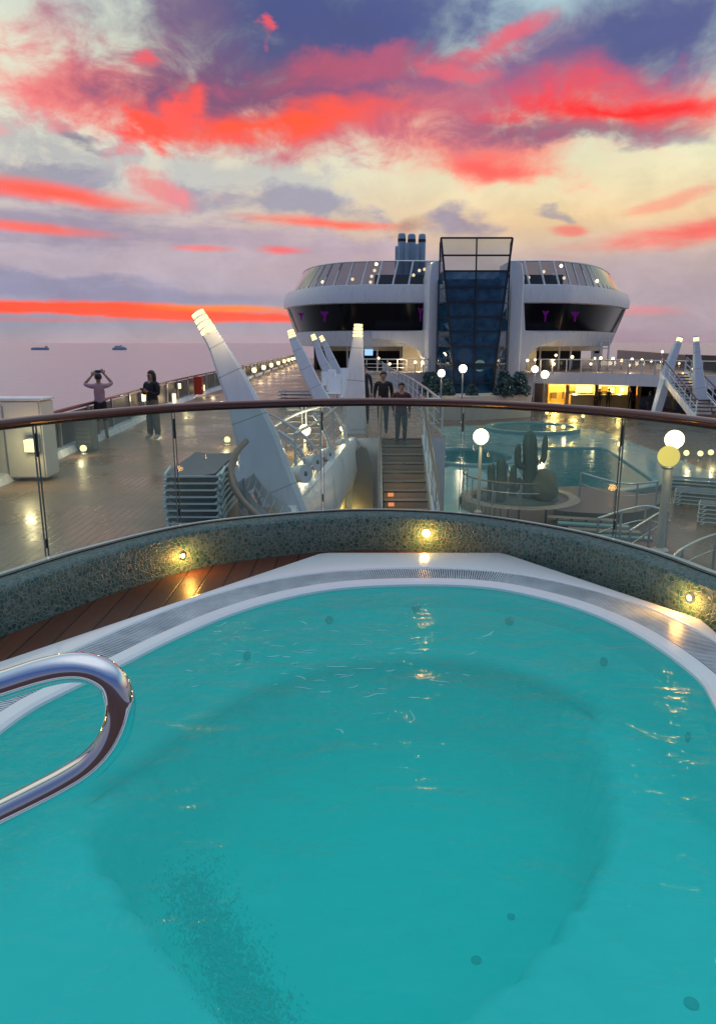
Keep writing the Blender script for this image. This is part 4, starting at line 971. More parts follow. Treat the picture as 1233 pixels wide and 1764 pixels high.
for sx, dx in ((sx0,-0.04),(sx1,0.04)):
    yb = 19-going*n; a = Vector((sx+dx,19.1,Z1+0.02)); c = Vector((sx+dx*3,yb,Z0+0.05))
    b = MB(); b.bar(a+Vector((0,0,-0.08)), c+Vector((0,0,0.06)), 0.06, 0.34); b.build('stringer', WHITE, stt)
    pts = [a+Vector((0,1.2,0.95)), a+Vector((0,0,0.95)), a.lerp(c,0.25)+Vector((dx*0.6,0,0.93)), a.lerp(c,0.6)+Vector((dx*1.6,0,0.9)), c+Vector((dx*1.8,-0.1,0.9))]
    b = MB(); b.tube(crom(pts, 8), 0.04, 8); b.build('handrail', BROWNRAIL, stt, smooth=True)
    for h in (0.3,0.5,0.7):
        b = MB(); b.tube(crom([p-Vector((0,0,0.95-h)) for p in pts], 6), 0.012, 6); b.build('rail', ALU, stt, smooth=True)
    for k in range(8):
        p = a.lerp(c, k/7); b = MB(); b.bar(p, p+Vector((dx*1.2*k/7,0,0.93)), 0.035); b.build('baluster', WHITE, stt)
# landing railings
lrl = thing('landing_railing', 'white railing along the right side of the landing behind the stairs', 'railing', (2.2,24,Z1))
lp = [Vector((1.75,19.15,0)), Vector((2.15,19.2,0)), Vector((2.22,24,0)), Vector((2.22,30,0)), Vector((1.84,44,0)), Vector((1.84,57.6,0))]
b = MB(); b.tube([p+Vector((0,0,Z1+1.0)) for p in lp], 0.035, 8); b.build('top_rail', ALU, lrl, smooth=True)
for h in (0.35,0.65): b = MB(); b.tube([p+Vector((0,0,Z1+h)) for p in lp], 0.014, 6); b.build('rail', ALU, lrl, smooth=True)
y = 19.2
while y < 57:
    x = 2.22 if y < 30 else 2.22-0.38*min(1,(y-30)/14); b = MB(); b.bar((x,y,Z1), (x,y,Z1+1.0), 0.05); b.build('post', WHITE, lrl); y += 2.1
# arch wall left of stairs
aw = thing('stair_side_wall', 'beige brown side wall with rounded top left of the staircase', 'wall', WD(620,880,18.4))
b = MB(); pl = [WD(607,960,18.4), WD(607,800,18.4), WD(611,780,18.4), WD(621,768,18.4), WD(632,774,18.4), WD(641,800,18.4), WD(645,960,18.4)]
b.add([*pl, *[p+Vector((0,0.4,0)) for p in pl]], [tuple(range(7)), tuple(range(13,6,-1))] + [(i,(i+1)%7,7+(i+1)%7,7+i) for i in range(7)]); b.build('panel', mat('beige_panel', (0.24,0.20,0.16), 0.5, noise_amt=0.15), aw)
WARM = point('lower_wall_glow', (-0.15,18.3,Z0+1.0), 30, (1,0.7,0.2), 0.1)

# ------------------------------------------------------------------ pools
def pool(name, label, pts, z, m, coping, floor, raise_=0.0, cat='pool'):
    P = resample(crom(pts, 8, True), 90, True); c = sum(P, Vector())/len(P); t = thing(name, label, cat, (c.x,c.y,Z0))
    sg = 1 if sgn_area(P) < 0 else -1
    def rg(d, zz_): return [Vector((p.x,p.y,zz_)) for p in offs(P, d*sg, True)]
    b = MB(); b.loft([rg(0,z-1.2), rg(0,z+0.02), rg(0.02,z+0.05), rg(0.34,z+0.05), rg(0.38,z+0.02), rg(0.38,Z0)]); b.build('coping', coping, t, smooth=True, autosm=True)
    b = MB(); b.loft([rg(-0.0,z-1.2), rg(-2,z-1.25)], True, False, False); b.add(rg(0,z-1.2), [tuple(range(90))]); b.build('basin', floor, t)
    b = MB(); b.add(rg(0.01,z-0.03), [tuple(range(90))]); return t, b.build('pool_water', m)
POOLFL = mat('pool_floor', (0.25,0.5,0.5), 0.4)
def rr(pts): return pts
px_ = [W(1040,776,Z0), W(915,776,Z0), W(885,800,Z0), W(905,842,Z0), W(985,862,Z0), W(1130,838,Z0)]
main_pts = []
for i in range(len(px_)):
    a, c, e = px_[i-1], px_[i], px_[(i+1) % len(px_)]
    main_pts += [c.lerp(a, 0.18), c.lerp(a,0.05).lerp(c.lerp(e,0.05),0.5), c.lerp(e, 0.18)]
t, w_ = pool('swimming_pool', 'large swimming pool with dark teal water beyond the cactus planter', main_pts, Z0+0.12, POOLWATER, TEALTILE, POOLFL); structure(w_)
c_ = W(765, 722, Z0); cc = [c_ + Vector((1.7*math.cos(a*math.pi/4)*1.1, 2.6*math.sin(a*math.pi/4), 0)) for a in range(8)]
cc = [Vector((5.3,34,0))+Vector((1.9*math.cos(a*math.pi/4), 2.4*math.sin(a*math.pi/4),0)) for a in range(8)]
t, w_ = pool('whirlpool', 'low round whirlpool with grey teal rim behind the left globe lamp', cc, Z0+0.2, POOLWATER, TEALTILE, POOLFL); structure(w_)
cc = [Vector((11.0,46,0))+Vector((2.6*math.cos(a*math.pi/4), 2.6*math.sin(a*math.pi/4),0)) for a in range(8)]
t, w_ = pool('whirlpool', 'low round whirlpool beyond the far end of the swimming pool', cc, Z0+0.2, POOLWATER, TEALTILE, POOLFL); structure(w_)
# pale wading pad right of the stairs
wpd = [W(744,823,Z0), W(800,803,Z0), W(842,826,Z0), W(836,862,Z0), W(800,905,Z0), W(742,905,Z0)]
wpd = resample(crom(wpd, 6, True), 60, True)
pd = MB(); pd.prism([(p.x,p.y) for p in wpd], Z0, Z0+0.10); structure(pd.build('wading_pad', mat('pale_aqua_floor', (0.42,0.66,0.60), 0.16, noise_amt=0.1, noise_scale=1, rough_var=0.06)))

# ------------------------------------------------------------------ cactus planter
pc = Vector((5.35,23.6,0)); PRAD = 1.95
plt = thing('round_planter', 'round brown raised planter with curved railing holding cacti', 'planter', (pc.x,pc.y,Z0))
b = MB(); b.lathe([(PRAD,0),(PRAD,0.42),(PRAD-0.06,0.46),(PRAD-0.35,0.46),(PRAD-0.38,0.36),(0.01,0.36)], Vector((pc.x,pc.y,Z0)), 40); b.build('tub_wall', STEPWOOD, plt, smooth=True, autosm=True)
b = MB(); b.lathe([(PRAD-0.4,0.365),(PRAD*0.5,0.44),(0.01,0.47)], Vector((pc.x,pc.y,Z0)), 30); b.build('soil', mat('planter_gravel', (0.07,0.10,0.08), 0.9, noise_amt=0.5, noise_scale=12, bump=0.6, bump_scale=20), plt, smooth=True)
for a0, a1, nm in ((150,285,'railing'),):
    arc = [Vector((pc.x+(PRAD-0.1)*math.cos(R(a)), pc.y+(PRAD-0.1)*math.sin(R(a)), Z0+0.46)) for a in range(a0, a1, 9)]
    for h in (0.75,0.45): b = MB(); b.tube([p+Vector((0,0,h)) for p in arc], 0.025 if h > 0.6 else 0.014, 6); b.build('rail', BROWNRAIL if h > 0.6 else ALU, plt, smooth=True)
    for p in arc[::3]: b = MB(); b.bar(p, p+Vector((0,0,0.75)), 0.035); b.build('rail_post', ALU, plt)
def ribbed(b, P, r, seg=18):
    P = crom(P, 6); m = len(P); rg = []
    for i, p in enumerate(P):
        t = (P[min(i+1,m-1)]-P[max(i-1,0)]).normalized(); x = Vector((1,0,0)); x = (x-t*x.dot(t)).normalized() if abs(t.x) < 0.95 else Vector((0,0,1)); y = t.cross(x)
        e = 1.0 if i < m-3 else (0.92,0.7,0.25)[i-(m-3)]
        rg.append([p + (x*math.cos(2*math.pi*k/seg)+y*math.sin(2*math.pi*k/seg))*r*e*(1.0 if k % 2 else 0.74) for k in range(seg)])
    b.loft(rg, True, False, True)
def cactus(px, pyb, pyt, D, r, arms, label):
    base = WD(px, pyb, D); base.z = Z0+0.42; top = WD(px, pyt, D); t = thing('cactus', label, 'cactus', base, 'cacti in the round planter')
    b = MB(); ribbed(b, [base, base.lerp(top,0.5)+Vector((0.02,0,0)), top], r); b.build('trunk', CACT, t, smooth=True)
    H = top.z-base.z
    for s, h0, h1, ar, out in arms:
        b = MB(); p0 = base+Vector((0,0,H*h0)); b_ = p0+Vector((s*out,0,0.02)); ribbed(b, [p0+Vector((s*r*0.5,0,0)), p0+Vector((s*out*0.7,0,0.0)), b_+Vector((s*0.04,0,0.12)), b_+Vector((s*0.05,0,H*(h1-h0)))], ar); b.build('arm', CACT, t, smooth=True)
cactus(912,845,742,23.3,0.24,[(1,0.55,0.93,0.10,0.36),(-1,0.48,0.80,0.11,0.40),(-1,0.25,0.5,0.1,0.5)],'tall dark green cactus with raised arms, the tallest in the planter')
cactus(863,848,788,22.9,0.17,[(1,0.35,0.8,0.09,0.28),(-1,0.3,0.85,0.09,0.26)],'shorter dark green cactus left of the tall one')
cactus(843,848,800,23.2,0.09,[],'thin low cactus at the left side of the planter')
cactus(882,848,815,23.6,0.12,[(1,0.3,0.8,0.07,0.18)],'stubby cactus between the two larger ones')
b = MB(); rc_ = WD(938,846,23.1); rc_.z = Z0+0.85; b.sphere(rc_, 1, 16, 12, (0.42,0.4,0.62))
for i, v in enumerate(b.v): b.v[i] = v + Vector((math.sin(v.z*9+v.x*7), math.cos(v.x*8+v.z*5), math.sin(v.x*11)))*0.035
ro = b.build('boulder', ROCK, None, smooth=True, loc=(rc_.x,rc_.y,Z0+0.4)); tag(ro, 'yellowish rounded boulder right of the tall cactus in the planter', 'boulder')
# dark round base deck right of it with rails and steps
sdk = thing('raised_platform', 'dark brown curved platform with steps and railings in front of the pool', 'platform', W(1020,880,Z0))
pp = [W(950,842,Z0+0.4), W(1010,838,Z0+0.4), W(1085,848,Z0+0.4), W(1140,858,Z0+0.4), W(1105,880,Z0+0.4), W(1020,884,Z0+0.4), W(930,872,Z0+0.4)]
pp = resample(crom(pp, 6, True), 50, True)
b = MB(); b.prism([(p.x,p.y) for p in pp], Z0, Z0+0.4); b.build('platform_body', mat('dark_brown_deck', (0.07,0.05,0.042), 0.3, noise_amt=0.2), sdk)
for k in range(4):
    a = W(950+k*18, 892+k*10, Z0+0.3-0.08*k); b = MB(); b.box((a.x+0.9, a.y, a.z-0.04), (2.0,0.32,0.06), R(-14)); b.build('step', TEALTILE if k % 2 else STEPWOOD, sdk)
def free_rail(pix, z_floor, h, label, hidden=0, name='pool_railing', D=None):
    P = [W(x, y, z_floor+h) for x, y in pix]; P = crom(P, 5); t = thing(name, label, 'railing', (P[0].x,P[0].y,z_floor))
    b = MB(); b.tube(P, 0.03, 8); b.build('top_rail', ALU, t, smooth=True)
    b = MB(); b.tube([p-Vector((0,0,h*0.42)) for p in P], 0.014, 6); b.build('rail', ALU, t, smooth=True)
    for i in range(0, len(P), 5): b = MB(); b.bar(P[i]-Vector((0,0,h)), P[i], 0.045); b.build('post', ALU, t)
free_rail([(1000,814),(1060,831),(1098,833),(1132,829)], Z0+0.3, 0.9, 'grey tube railing in front of the swimming pool near the right globe')
free_rail([(1085,914),(1120,892),(1142,880),(1150,884)], Z0, 0.9, 'grey tube railing beside the steps below the yellow globe')
free_rail([(1140,980),(1175,945),(1233,920),(1290,915)], Z0, 0.95, 'curved tube railing at the lower right behind the glass')
free_rail([(1030,893),(1070,880),(1112,872),(1150,880)], Z0+0.3, 0.9, 'tube railing along the front of the brown platform')
globs = [(842,716),(893,712),(941,716),(1003,722),(969,742),(1059,722),(1180,790),(1204,791),(1222,789),(1066,774),(690,716)]
proto = None
for i, (px, py) in enumerate(globs):
    pt = W(px, py+4, Z0)
    lab = ['leftmost small floor lamp on the far pool deck','small floor lamp right of the leftmost on the far pool deck','small floor lamp above the tall cactus','small floor lamp left of the third glass joint, farther','small lone floor lamp beside the pool end','small floor lamp next to the glass joint','first of three floor lamps near the right loungers','middle of three floor lamps near the right loungers','last of three floor lamps near the right loungers','small floor lamp at the pool corner','floor lamp right of the stair landing'][i]
    if proto is None:
        proto = thing('pool_floor_lamp', lab, 'lamp', pt, 'small floor lamps on the pool deck'); b = MB(); b.lathe([(0.10,0),(0.06,0.08),(0.05,0.28)], pt, 8); b.build('stem', GREYM, proto)
        b = MB(); b.sphere(pt+Vector((0,0,0.38)), 0.13, 10, 8); b.build('lens', LAMPW, proto, smooth=True)
    else: dup(proto, pt, lab)
    if i % 2 == 0: point('floor_lamp_glow', pt+Vector((0,-0.3,0.6)), 18, rad=0.1)
# ------------------------------------------------------------------ superstructure
def wing(front, tipsign, label, win_x, col_px, detail):
    """front: plan points px,D along the widest band from one end to the other"""
    F = resample(crom([Vector(((px-616.5)/FPX*(D*math.cos(PITCH)+ (EYE+3.6)*-math.sin(PITCH)*-1*0 ), D, 0)) if False else WD(px, 505, D) for px, D in front], 8), 64)
    F = [Vector((p.x,p.y,0)) for p in F]
    t = thing('observation_wing', label, 'building wing', (F[32].x, F[32].y, Z1), 'rounded wings of the superstructure')
    inw = Vector((F[32].x, F[32].y+14, 0))
    n = len(F)
    def lev(z, k):                         # k metres inward at the outer end, fading to the tower side
        out = []
        for i, p in enumerate(F):
            f = i/(n-1); f = f if tipsign > 0 else 1-f; w = 0.35 + 0.65*max(0, (f-0.35)/0.65)
            nrm = Vector((tipsign*0.86*w, -0.5, 0)); out.append(Vector((p.x, p.y, z)) - Vector((tipsign*k*w, -k*0.6, 0)))
        return out
    E_ = EYE
    def band(ls): b_ = MB(); b_.loft(ls, False); return b_
    # white band shapes with return faces
    b = band([lev(E_+3.25,0.45), lev(E_+3.32,0.05), lev(E_+4.0,0.0), lev(E_+4.75,0.25), lev(E_+4.8,0.6), lev(E_+4.7,1.2)]); b.build('upper_band', WHITE, t, smooth=True, autosm=True)
    b = band([lev(E_-0.35,1.9), lev(E_-0.32,1.4), lev(E_+0.95,1.0), lev(E_+1.0,1.3)]); b.build('lower_band', WHITE, t, smooth=True, autosm=True)
    b = band([lev(E_+0.98,1.28), lev(E_+3.3,0.42)]); b.build('window_band', BLACKGL, t, smooth=True)
    # soffit
    S = lev(E_-0.35,1.9); b = MB(); b.add(S + [Vector((S[-1].x, 90, E_-0.35)), Vector((S[0].x, 90, E_-0.35))], [tuple(range(n+2))]); b.build('soffit', WHITE, t)
    S = lev(E_+4.7,1.2); b = MB(); b.add(S + [Vector((S[-1].x, 90, E_+4.7)), Vector((S[0].x, 90, E_+4.7))], [tuple(range(n+2))]); b.build('roof_deck', GREYM, t)
    # outer side wall
    oi = n-1 if tipsign > 0 else 0
    a = lev(0,1.9)[oi]; b = MB()
    cols = [Vector((lev(0,k)[oi].x, lev(0,k)[oi].y, E_+z)) for z, k in ((-0.35,1.9),(0.95,1.0),(3.3,0.3),(4.0,0),(4.7,0.6))]
    b.loft([cols, [Vector((c.x, 90, c.z)) for c in cols]], False); b.build('side_wall', WHITE, t)
    # white reveals at the inner end of the window band
    ii = 0 if tipsign > 0 else n-1
    # glass wind screen on the roof
    g0, g1 = lev(E_+4.72,0.75), lev(E_+6.75,1.9)
    b = MB(); b.loft([g0, g1], False); b.build('wind_screen_glass', SMOKEGL, t)
    b = MB(); b.tube(g1, 0.07, 6); b.build('wind_screen_rail', ALU, t, smooth=True)
    for i in range(0, n, 4):
        b = MB(); s = tipsign*0.55*max(0,((i/(n-1)) if tipsign > 0 else 1-(i/(n-1)))-0.1)*1.6; b.bar(g0[i]+Vector((0,-0.05,0)), g1[i]+Vector((-s,-0.05,0)), 0.09, 0.14); b.build('wind_screen_post', WHITE, t)
    # dark structures on the roof behind glass
    b = MB(); ax_ = 4.3 if tipsign < 0 else 15.6; b.box((ax_, 70.0, E_+5.3), (5.5,4,1.2)); b.build('roof_house', DARKIN, t)
    for q in detail:
        px, py, D = q; p = WD(px, py, D); b = MB(); b.sphere(p, 0.14, 8, 6); b.build('roof_lamp', DOTL, t)
    return t, F, lev
LW, LF, Llev = wing([(488,76),(500,71.5),(525,67.8),(565,65.4),(620,64.2),(690,63.8),(746,64.0)], -1, 'left rounded white wing of the superstructure with black window band', None, None,
    [(648,455,64),(645,466,66),(640,476,66),(638,486,66),(607,481,66),(556,486,67),(722,466,66),(731,464,66),(712,474,66),(734,483,66),(744,455,63)])
RW, RF, Rlev = wing([(892,64.0),(930,63.8),(972,63.9),(1000,65),(1035,67),(1064,70.5),(1086,76)], 1, 'right rounded white wing of the superstructure with black window band', None, None,
    [(966,458,64),(936,468,66),(910,478,66),(899,484,66),(971,479,66),(1028,484,68)])
# purple lights inside the window band: small lit figures close behind the glass face
def purple(px, py, D, h, w, label):
    p = WD(px, py, D); t = thing('purple_neon_figure', label, 'neon light', p, 'purple neon figures in the windows'); b = MB()
    b.lathe([(w*0.12,-h*0.5),(w*0.16,-h*0.1),(w*0.1,0)], p, 6); b.bar(p, p+Vector((-w*0.5,0,h*0.42)), w*0.22); b.bar(p, p+Vector((w*0.5,0,h*0.42)), w*0.22); b.sphere(p+Vector((0,0,h*0.3)), w*0.22, 6, 5); b.build('tube', PURP, t)
for px, py, D, h, w, lab in ((519,545,66.6,0.7,0.55,'faint purple neon figure near the outer end of the left window band'),(559,545,64.4,0.95,0.6,'bright purple neon figure second from left in the left window band'),(724,541,63.0,1.2,0.35,'thin purple neon figure at the inner end of the left window band'),(939,544,63.0,0.95,0.45,'thin purple neon figure in the right window band'),(990,545,63.4,0.85,0.6,'purple neon figure in the middle of the right window band')):
    purple(px, py, D, h, w, lab)
b = MB()
for px, py, D in ((650,549,62.9),(694,547,62.9),(634,546,63.0)): b.sphere(WD(px,py,D), 0.07, 6, 4)
# columns flanking the tower
def column(px0, px1, label, s):
    D = 61.5; t = thing('white_fin_column', label, 'column', (WD((px0+px1)/2, 680, D).x, D, Z0)); b = MB(); lv_ = []
    zt = WD(616, 450, D).z
    for z, k0, k1 in ((Z0,0,0),(2,0,0),(zt-1.2,0.0,0.0),(zt-0.2,0.15*(s<0),-0.15*(s>0)),(zt,0.35*(s<0),-0.35*(s>0))):
        a = WD(px0, 560, D).x + k0*1.5; c = WD(px1, 560, D).x + k1*1.5; cx = (a+c)/2; w = (c-a)
        lv_.append([Vector((cx+w/2*math.copysign(abs(math.cos(q))**0.45, math.cos(q)), D+2.5+2.5*math.copysign(abs(math.sin(q))**0.5, math.sin(q)), z)) for q in [2*math.pi*i/20 for i in range(20)]])
    b.loft(lv_, True, False, True); b.build('shaft', WHITE, t, smooth=True, autosm=True)
column(733,760,'tall white rounded column left of the glass tower',-1)
column(872,903,'tall white rounded column right of the glass tower',1)
# inner white haunches beneath wings (curved corbels)
def haunch(pts, D, label):
    t = thing('curved_corbel', label, 'wall', WD(pts[0][0], pts[0][1], D)); P = [WD(x, y, D) for x, y in pts]; k = len(P); b = MB()
    b.add(P + [p+Vector((0,7,0)) for p in P], [tuple(range(k)), tuple(range(2*k-1,k-1,-1))] + [(i,(i+1)%k,k+(i+1)%k,k+i) for i in range(k)]); b.build('panel', WHITE, t)
haunch([(736,520),(737,640),(731,620),(724,606),(712,598),(690,590),(668,585),(640,583),(640,571),(700,571),(731,569)], 62.6, 'white curved corbel joining the left wing to its column')
haunch([(902,522),(904,569),(930,572),(985,572),(985,583),(962,585),(940,592),(922,600),(910,612),(903,640),(896,640),(896,522)], 62.6, 'white curved corbel joining the right wing to its column')
# glass tower
TX0, TX1 = 757, 878
tw = thing('glass_tower', 'blue glass tower with black mullions widening towards its top between the wings', 'tower', (WD(817,680,56).x, 58, Z0))
zt = WD(817, 410, 56).z
rows = [410,440,467,495,520,546,571,597,628,660,690]
zs = [WD(817, r, 56).z for r in rows[:-1]] + [Z0]
def txs(z):
    f = (zt - z)/(zt - zs[7]); f = min(f, 1.25)
    return WD(757+23*f, 500, 56).x, WD(878-17*f, 500, 56).x
xb0, xb1 = WD(755,500,59).x, WD(874,500,59).x
for i in range(len(zs)-1):
    za, zb = zs[i], zs[i+1]; m_ = TOWERTOP if i < 2 else TOWERGL
    a0, a1 = txs(za); c0, c1 = txs(zb); D = 56; mid0, mid1 = (a0+a1)/2, (c0+c1)/2
    for (u0, u1, v0, v1) in ((a0, mid0, c0, mid1), (mid0, a1, mid1, c1)):
        b = MB(); b.add([(u0,D,za),(u1,D,za),(v1,D,zb),(v0,D,zb)], [(0,1,2,3)]); b.build('front_pane', m_, tw)
    b = MB(); b.add([(xb0,D+2.6,za),(a0,D,za),(c0,D,zb),(xb0,D+2.6,zb)], [(0,1,2,3)]); b.build('side_pane', m_, tw)
    b = MB(); b.add([(xb1,D+2.6,za),(a1,D,za),(c1,D,zb),(xb1,D+2.6,zb)], [(0,1,2,3)]); b.build('side_pane', m_, tw)
b = MB()
for z in zs[:-1]:
    a0, a1 = txs(z); b.bar((a0,55.96,z),(a1,55.96,z),0.10,0.12); b.bar((xb0,58.6,z),(a0,56,z),0.08); b.bar((xb1,58.6,z),(a1,56,z),0.08)
a0, a1 = txs(zt); c0, c1 = txs(zs[-1])
for f in (0,0.5,1):
    for z0_, z1_ in zip(zs, zs[1:]):
        p0 = txs(z0_); p1 = txs(z1_); b.bar((p0[0]+(p0[1]-p0[0])*f,55.95,z0_),(p1[0]+(p1[1]-p1[0])*f,55.95,z1_),0.14 if f != 0.5 else 0.10)
b.bar((xb0,58.65,zt),(xb0,58.65,Z0),0.10); b.bar((xb1,58.65,zt),(xb1,58.65,Z0),0.10)
b.build('mullions', BLACKM, tw)
b = MB(); b.box((8.95, 61.5, (zs[2]+Z0)/2-0.1), (5.0,2.0,zs[2]-Z0-0.2)); b.build('lift_core', mat('dark_blue_core', (0.012,0.02,0.035), 0.5), tw)
for px, py, w in ((800,612,1.2),(826,630,0.9)):
    b = MB(); p = WD(px, py, 58.5); b.sphere(p, w*0.5, 12, 8); b.build('inner_lamp', emat('pink_globe', (0.55,0.30,0.26), 0.5) if px < 810 else LAMPW, tw, smooth=True)
b = MB(); p = WD(824, 631, 58.2); b.box(p, (3.6,0.6,0.5)); b.build('counter', ORANGEW, tw)
# funnels behind
fn = thing('funnel', 'cluster of blue grey exhaust funnel pipes behind the left wing', 'funnel', (WD(708,450,88).x,88,4))
for px, top, w, lab in ((692,402,13,1),(709,403,13,1),(727,403,12,1),(683,424,5,0),(701,418,6,0),(718,420,6,0)):
    p = WD(px, top, 88 if lab else 87); r = w/2/FPX*88; b = MB(); b.lathe([(r*0.8,zt*0),(r,0.0),(r,0)], Vector((p.x,p.y,3)), 4) if False else None
    b.lathe([(r,0),(r,p.z-3.4),(r*0.92,p.z-3.1),(r*0.7,p.z-3.0),(r*0.7,p.z-3.6)], Vector((p.x,p.y,3)), 18); b.build('pipe', FUNNEL, fn, smooth=True, autosm=True)
    if lab: b = MB(); b.lathe([(r*1.03,p.z-3.9),(r*1.03,p.z-3.6)], Vector((p.x,p.y,3)), 18); b.build('pipe_band', DARKIN, fn)
b = MB(); b.box((WD(708,450,89).x,89,4.5),(4.2,3,3.5)); b.build('casing', FUNNEL, fn)

# ---------------- promenade-level storey under the wings
def inner_storey(x0, x1, D, label, openings, back=6):
    t = thing('inner_lounge', label, 'building', ((x0+x1)/2, D+back/2, Z1)); zc = EYE-0.35
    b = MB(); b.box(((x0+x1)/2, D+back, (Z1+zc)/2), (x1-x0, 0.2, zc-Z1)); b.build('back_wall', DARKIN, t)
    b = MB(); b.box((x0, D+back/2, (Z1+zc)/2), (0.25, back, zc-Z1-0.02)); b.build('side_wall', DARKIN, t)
    for u in openings: b = MB(); b.box((u, D+0.4, (Z1+zc)/2), (0.16,0.16,zc-Z1)); b.build('pillar', WHITE, t)
    b = MB(); b.box(((x0+x1)/2, D+0.5, zc-0.2), (x1-x0,0.3,0.4)); b.build('lintel', CONC, t)
    return t
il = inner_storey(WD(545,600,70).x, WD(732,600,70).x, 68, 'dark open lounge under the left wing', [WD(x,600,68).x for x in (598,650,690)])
b = MB(); b.box(WD(635,607,68.2), (0.75,0.1,0.55)); sc_ = b.build('television_screen', BLUESCR, None, loc=WD(635,607,68.2)); tag(sc_, 'bright blue television screen glowing under the left wing', 'television')
b = MB(); b.box(WD(635,617,68.25), (0.9,0.08,0.35)); 
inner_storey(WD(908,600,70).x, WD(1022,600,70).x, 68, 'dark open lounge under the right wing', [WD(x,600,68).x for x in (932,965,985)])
b = MB(); p = WD(712,620,66.5); b.box((p.x,p.y+0.3,(Z1+1.0)/2), (2.0,0.3,1.0-Z1)); pw = b.build('lit_wall', CONC, None, loc=(p.x,p.y,Z1)); tag(pw, 'cream wall warmly lit beside the left column under the wing', 'wall')
b = MB(); p = WD(912,620,66.0); b.box((p.x,p.y+0.3,(Z1+1.0)/2), (1.2,0.3,1.0-Z1)); pw = b.build('lit_wall', CONC, None, loc=(p.x,p.y,Z1)); tag(pw, 'cream wall warmly lit beside the right column under the wing', 'wall')
point('wing_glow', WD(722,625,65), 60, rad=0.2); point('wing_glow', WD(912,625,64), 60, rad=0.2)
sb_ = thing('stair_booth', 'small white open framed booth outside the right wing', 'booth', WD(1037,620,70))
for px in (1021,1035,1049):
    b = MB(); b.bar(WD(px,584,70), Vector((WD(px,584,70).x,70,Z1)), 0.14); b.build('post', WHITE, sb_)
for py in (586,600): b = MB(); b.bar(WD(1021,py,70), WD(1049,py,70), 0.12); b.build('beam', WHITE, sb_)
b = MB(); b.box(WD(1028,606,71), (0.9,0.3,1.6)); b.build('panel', WHITE, sb_); b = MB(); b.box(WD(1028,604,70.7), (0.42,0.1,0.5)); b.build('window', BLACKGL, sb_)

# ---------------- mezzanine edge (white band) with railings and lamps
mz = thing('mezzanine_edge', 'white curved balcony edge over the lit bar with railing panels', 'balcony', (14,60,Z1))
mp_ = [WD(893,640,63), WD(930,640,62), WD(1000,642,60.5), WD(1080,647,58.5), WD(1150,652,56.5), WD(1233,660,54.5), WD(1300,664,53)]
mp_ = crom([Vector((p.x,p.y,0)) for p in mp_], 6)
b = MB(); b.loft([[p+Vector((0,3,Z1-0.0)) for p in mp_],[p+Vector((0,0,Z1+0.05)) for p in mp_],[p+Vector((0,-0.05,Z1-0.9)) for p in mp_],[p+Vector((0,3,Z1-0.95)) for p in mp_]], False); b.build('edge_band', WHITE, mz, autosm=True)
b = MB(); b.add([(p.x,p.y,Z1+0.052) for p in mp_]+[(mp_[-1].x,66.5,Z1+0.052),(mp_[0].x,66.5,Z1+0.052)], [tuple(range(len(mp_)+2))]); b.build('floor', PROMDECK, mz)
b = MB(); b.loft([[p+Vector((0,0.05,Z1+0.1)) for p in mp_],[p+Vector((0,0.05,Z1+1.0)) for p in mp_]], False); b.build('glass_infill', CLEARGL, mz)
b = MB(); b.tube([p+Vector((0,0,Z1+1.08)) for p in mp_], 0.05, 6); b.build('top_rail', ALU, mz, smooth=True)
for i in range(0, len(mp_), 2): b = MB(); b.bar(mp_[i]+Vector((0,0,Z1)), mp_[i]+Vector((0,0,Z1+1.08)), 0.08); b.build('post', WHITE, mz)
ml = thing('left_balcony_edge', 'white balcony edge with railing under the left wing above the orange lit room', 'balcony', WD(690,640,62))
m2 = crom([Vector((p.x,p.y,0)) for p in (WD(600,640,63), WD(650,640,62.2), WD(700,640,61.8), WD(738,640,61.5))], 6)
b = MB(); b.loft([[p+Vector((0,3,Z1+0.02)) for p in m2],[p+Vector((0,0,Z1+0.02)) for p in m2],[p+Vector((0,-0.05,Z1-0.95)) for p in m2],[p+Vector((0,3,Z1-1.0)) for p in m2]], False); b.build('edge_band', WHITE, ml, autosm=True)
b = MB(); b.tube([p+Vector((0,0,Z1+1.08)) for p in m2], 0.05, 6); b.build('top_rail', ALU, ml, smooth=True)
for i in range(0, len(m2), 2): b = MB(); b.bar(m2[i]+Vector((0,0,Z1)), m2[i]+Vector((0,0,Z1+1.08)), 0.07); b.build('post', WHITE, ml)
for h in (0.4,0.7): b = MB(); b.tube([p+Vector((0,0,Z1+h)) for p in m2], 0.02, 5); b.build('rail', ALU, ml)
dots = [(908,621),(953,627),(1017,627),(1024,617),(1034,617),(1055,618),(1070,621),(1083,629),(1088,619),(1105,620),(1121,622),(1138,623),(1169,626),(1192,636),(1208,629),(985,615),(671,627),(715,624),(652,617),(1140,606),(957,612),(921,620)]
proto = None
for i, (px, py) in enumerate(dots):
    D = 60 if px > 800 else 61; pt = WD(px, py, D)
    where = ('under the right wing' if px < 1010 else 'on the balcony right of the booth') if px > 800 else 'under the left wing'
    lab = '%s small lit railing lamp from the left, %s' % (['first','second','third','fourth','fifth','sixth','seventh','eighth','ninth','tenth','eleventh','twelfth','thirteenth','fourteenth','fifteenth','sixteenth','seventeenth','eighteenth','nineteenth','twentieth','twenty-first','twenty-second'][sorted(d[0] for d in dots).index(px)], where)
    if proto is None:
        proto = thing('railing_lamp', lab, 'lamp', pt, 'small lamps along the balcony'); b = MB(); b.sphere(pt, 0.12, 8, 6); b.build('lens', DOTL, proto, smooth=True); b = MB(); b.lathe([(0.10,-0.17),(0.04,-0.22),(0.04,-0.75)], pt, 6); b.build('stem', GREYM, proto)
    else: dup(proto, pt, lab, scale=random.uniform(0.75,1.15))
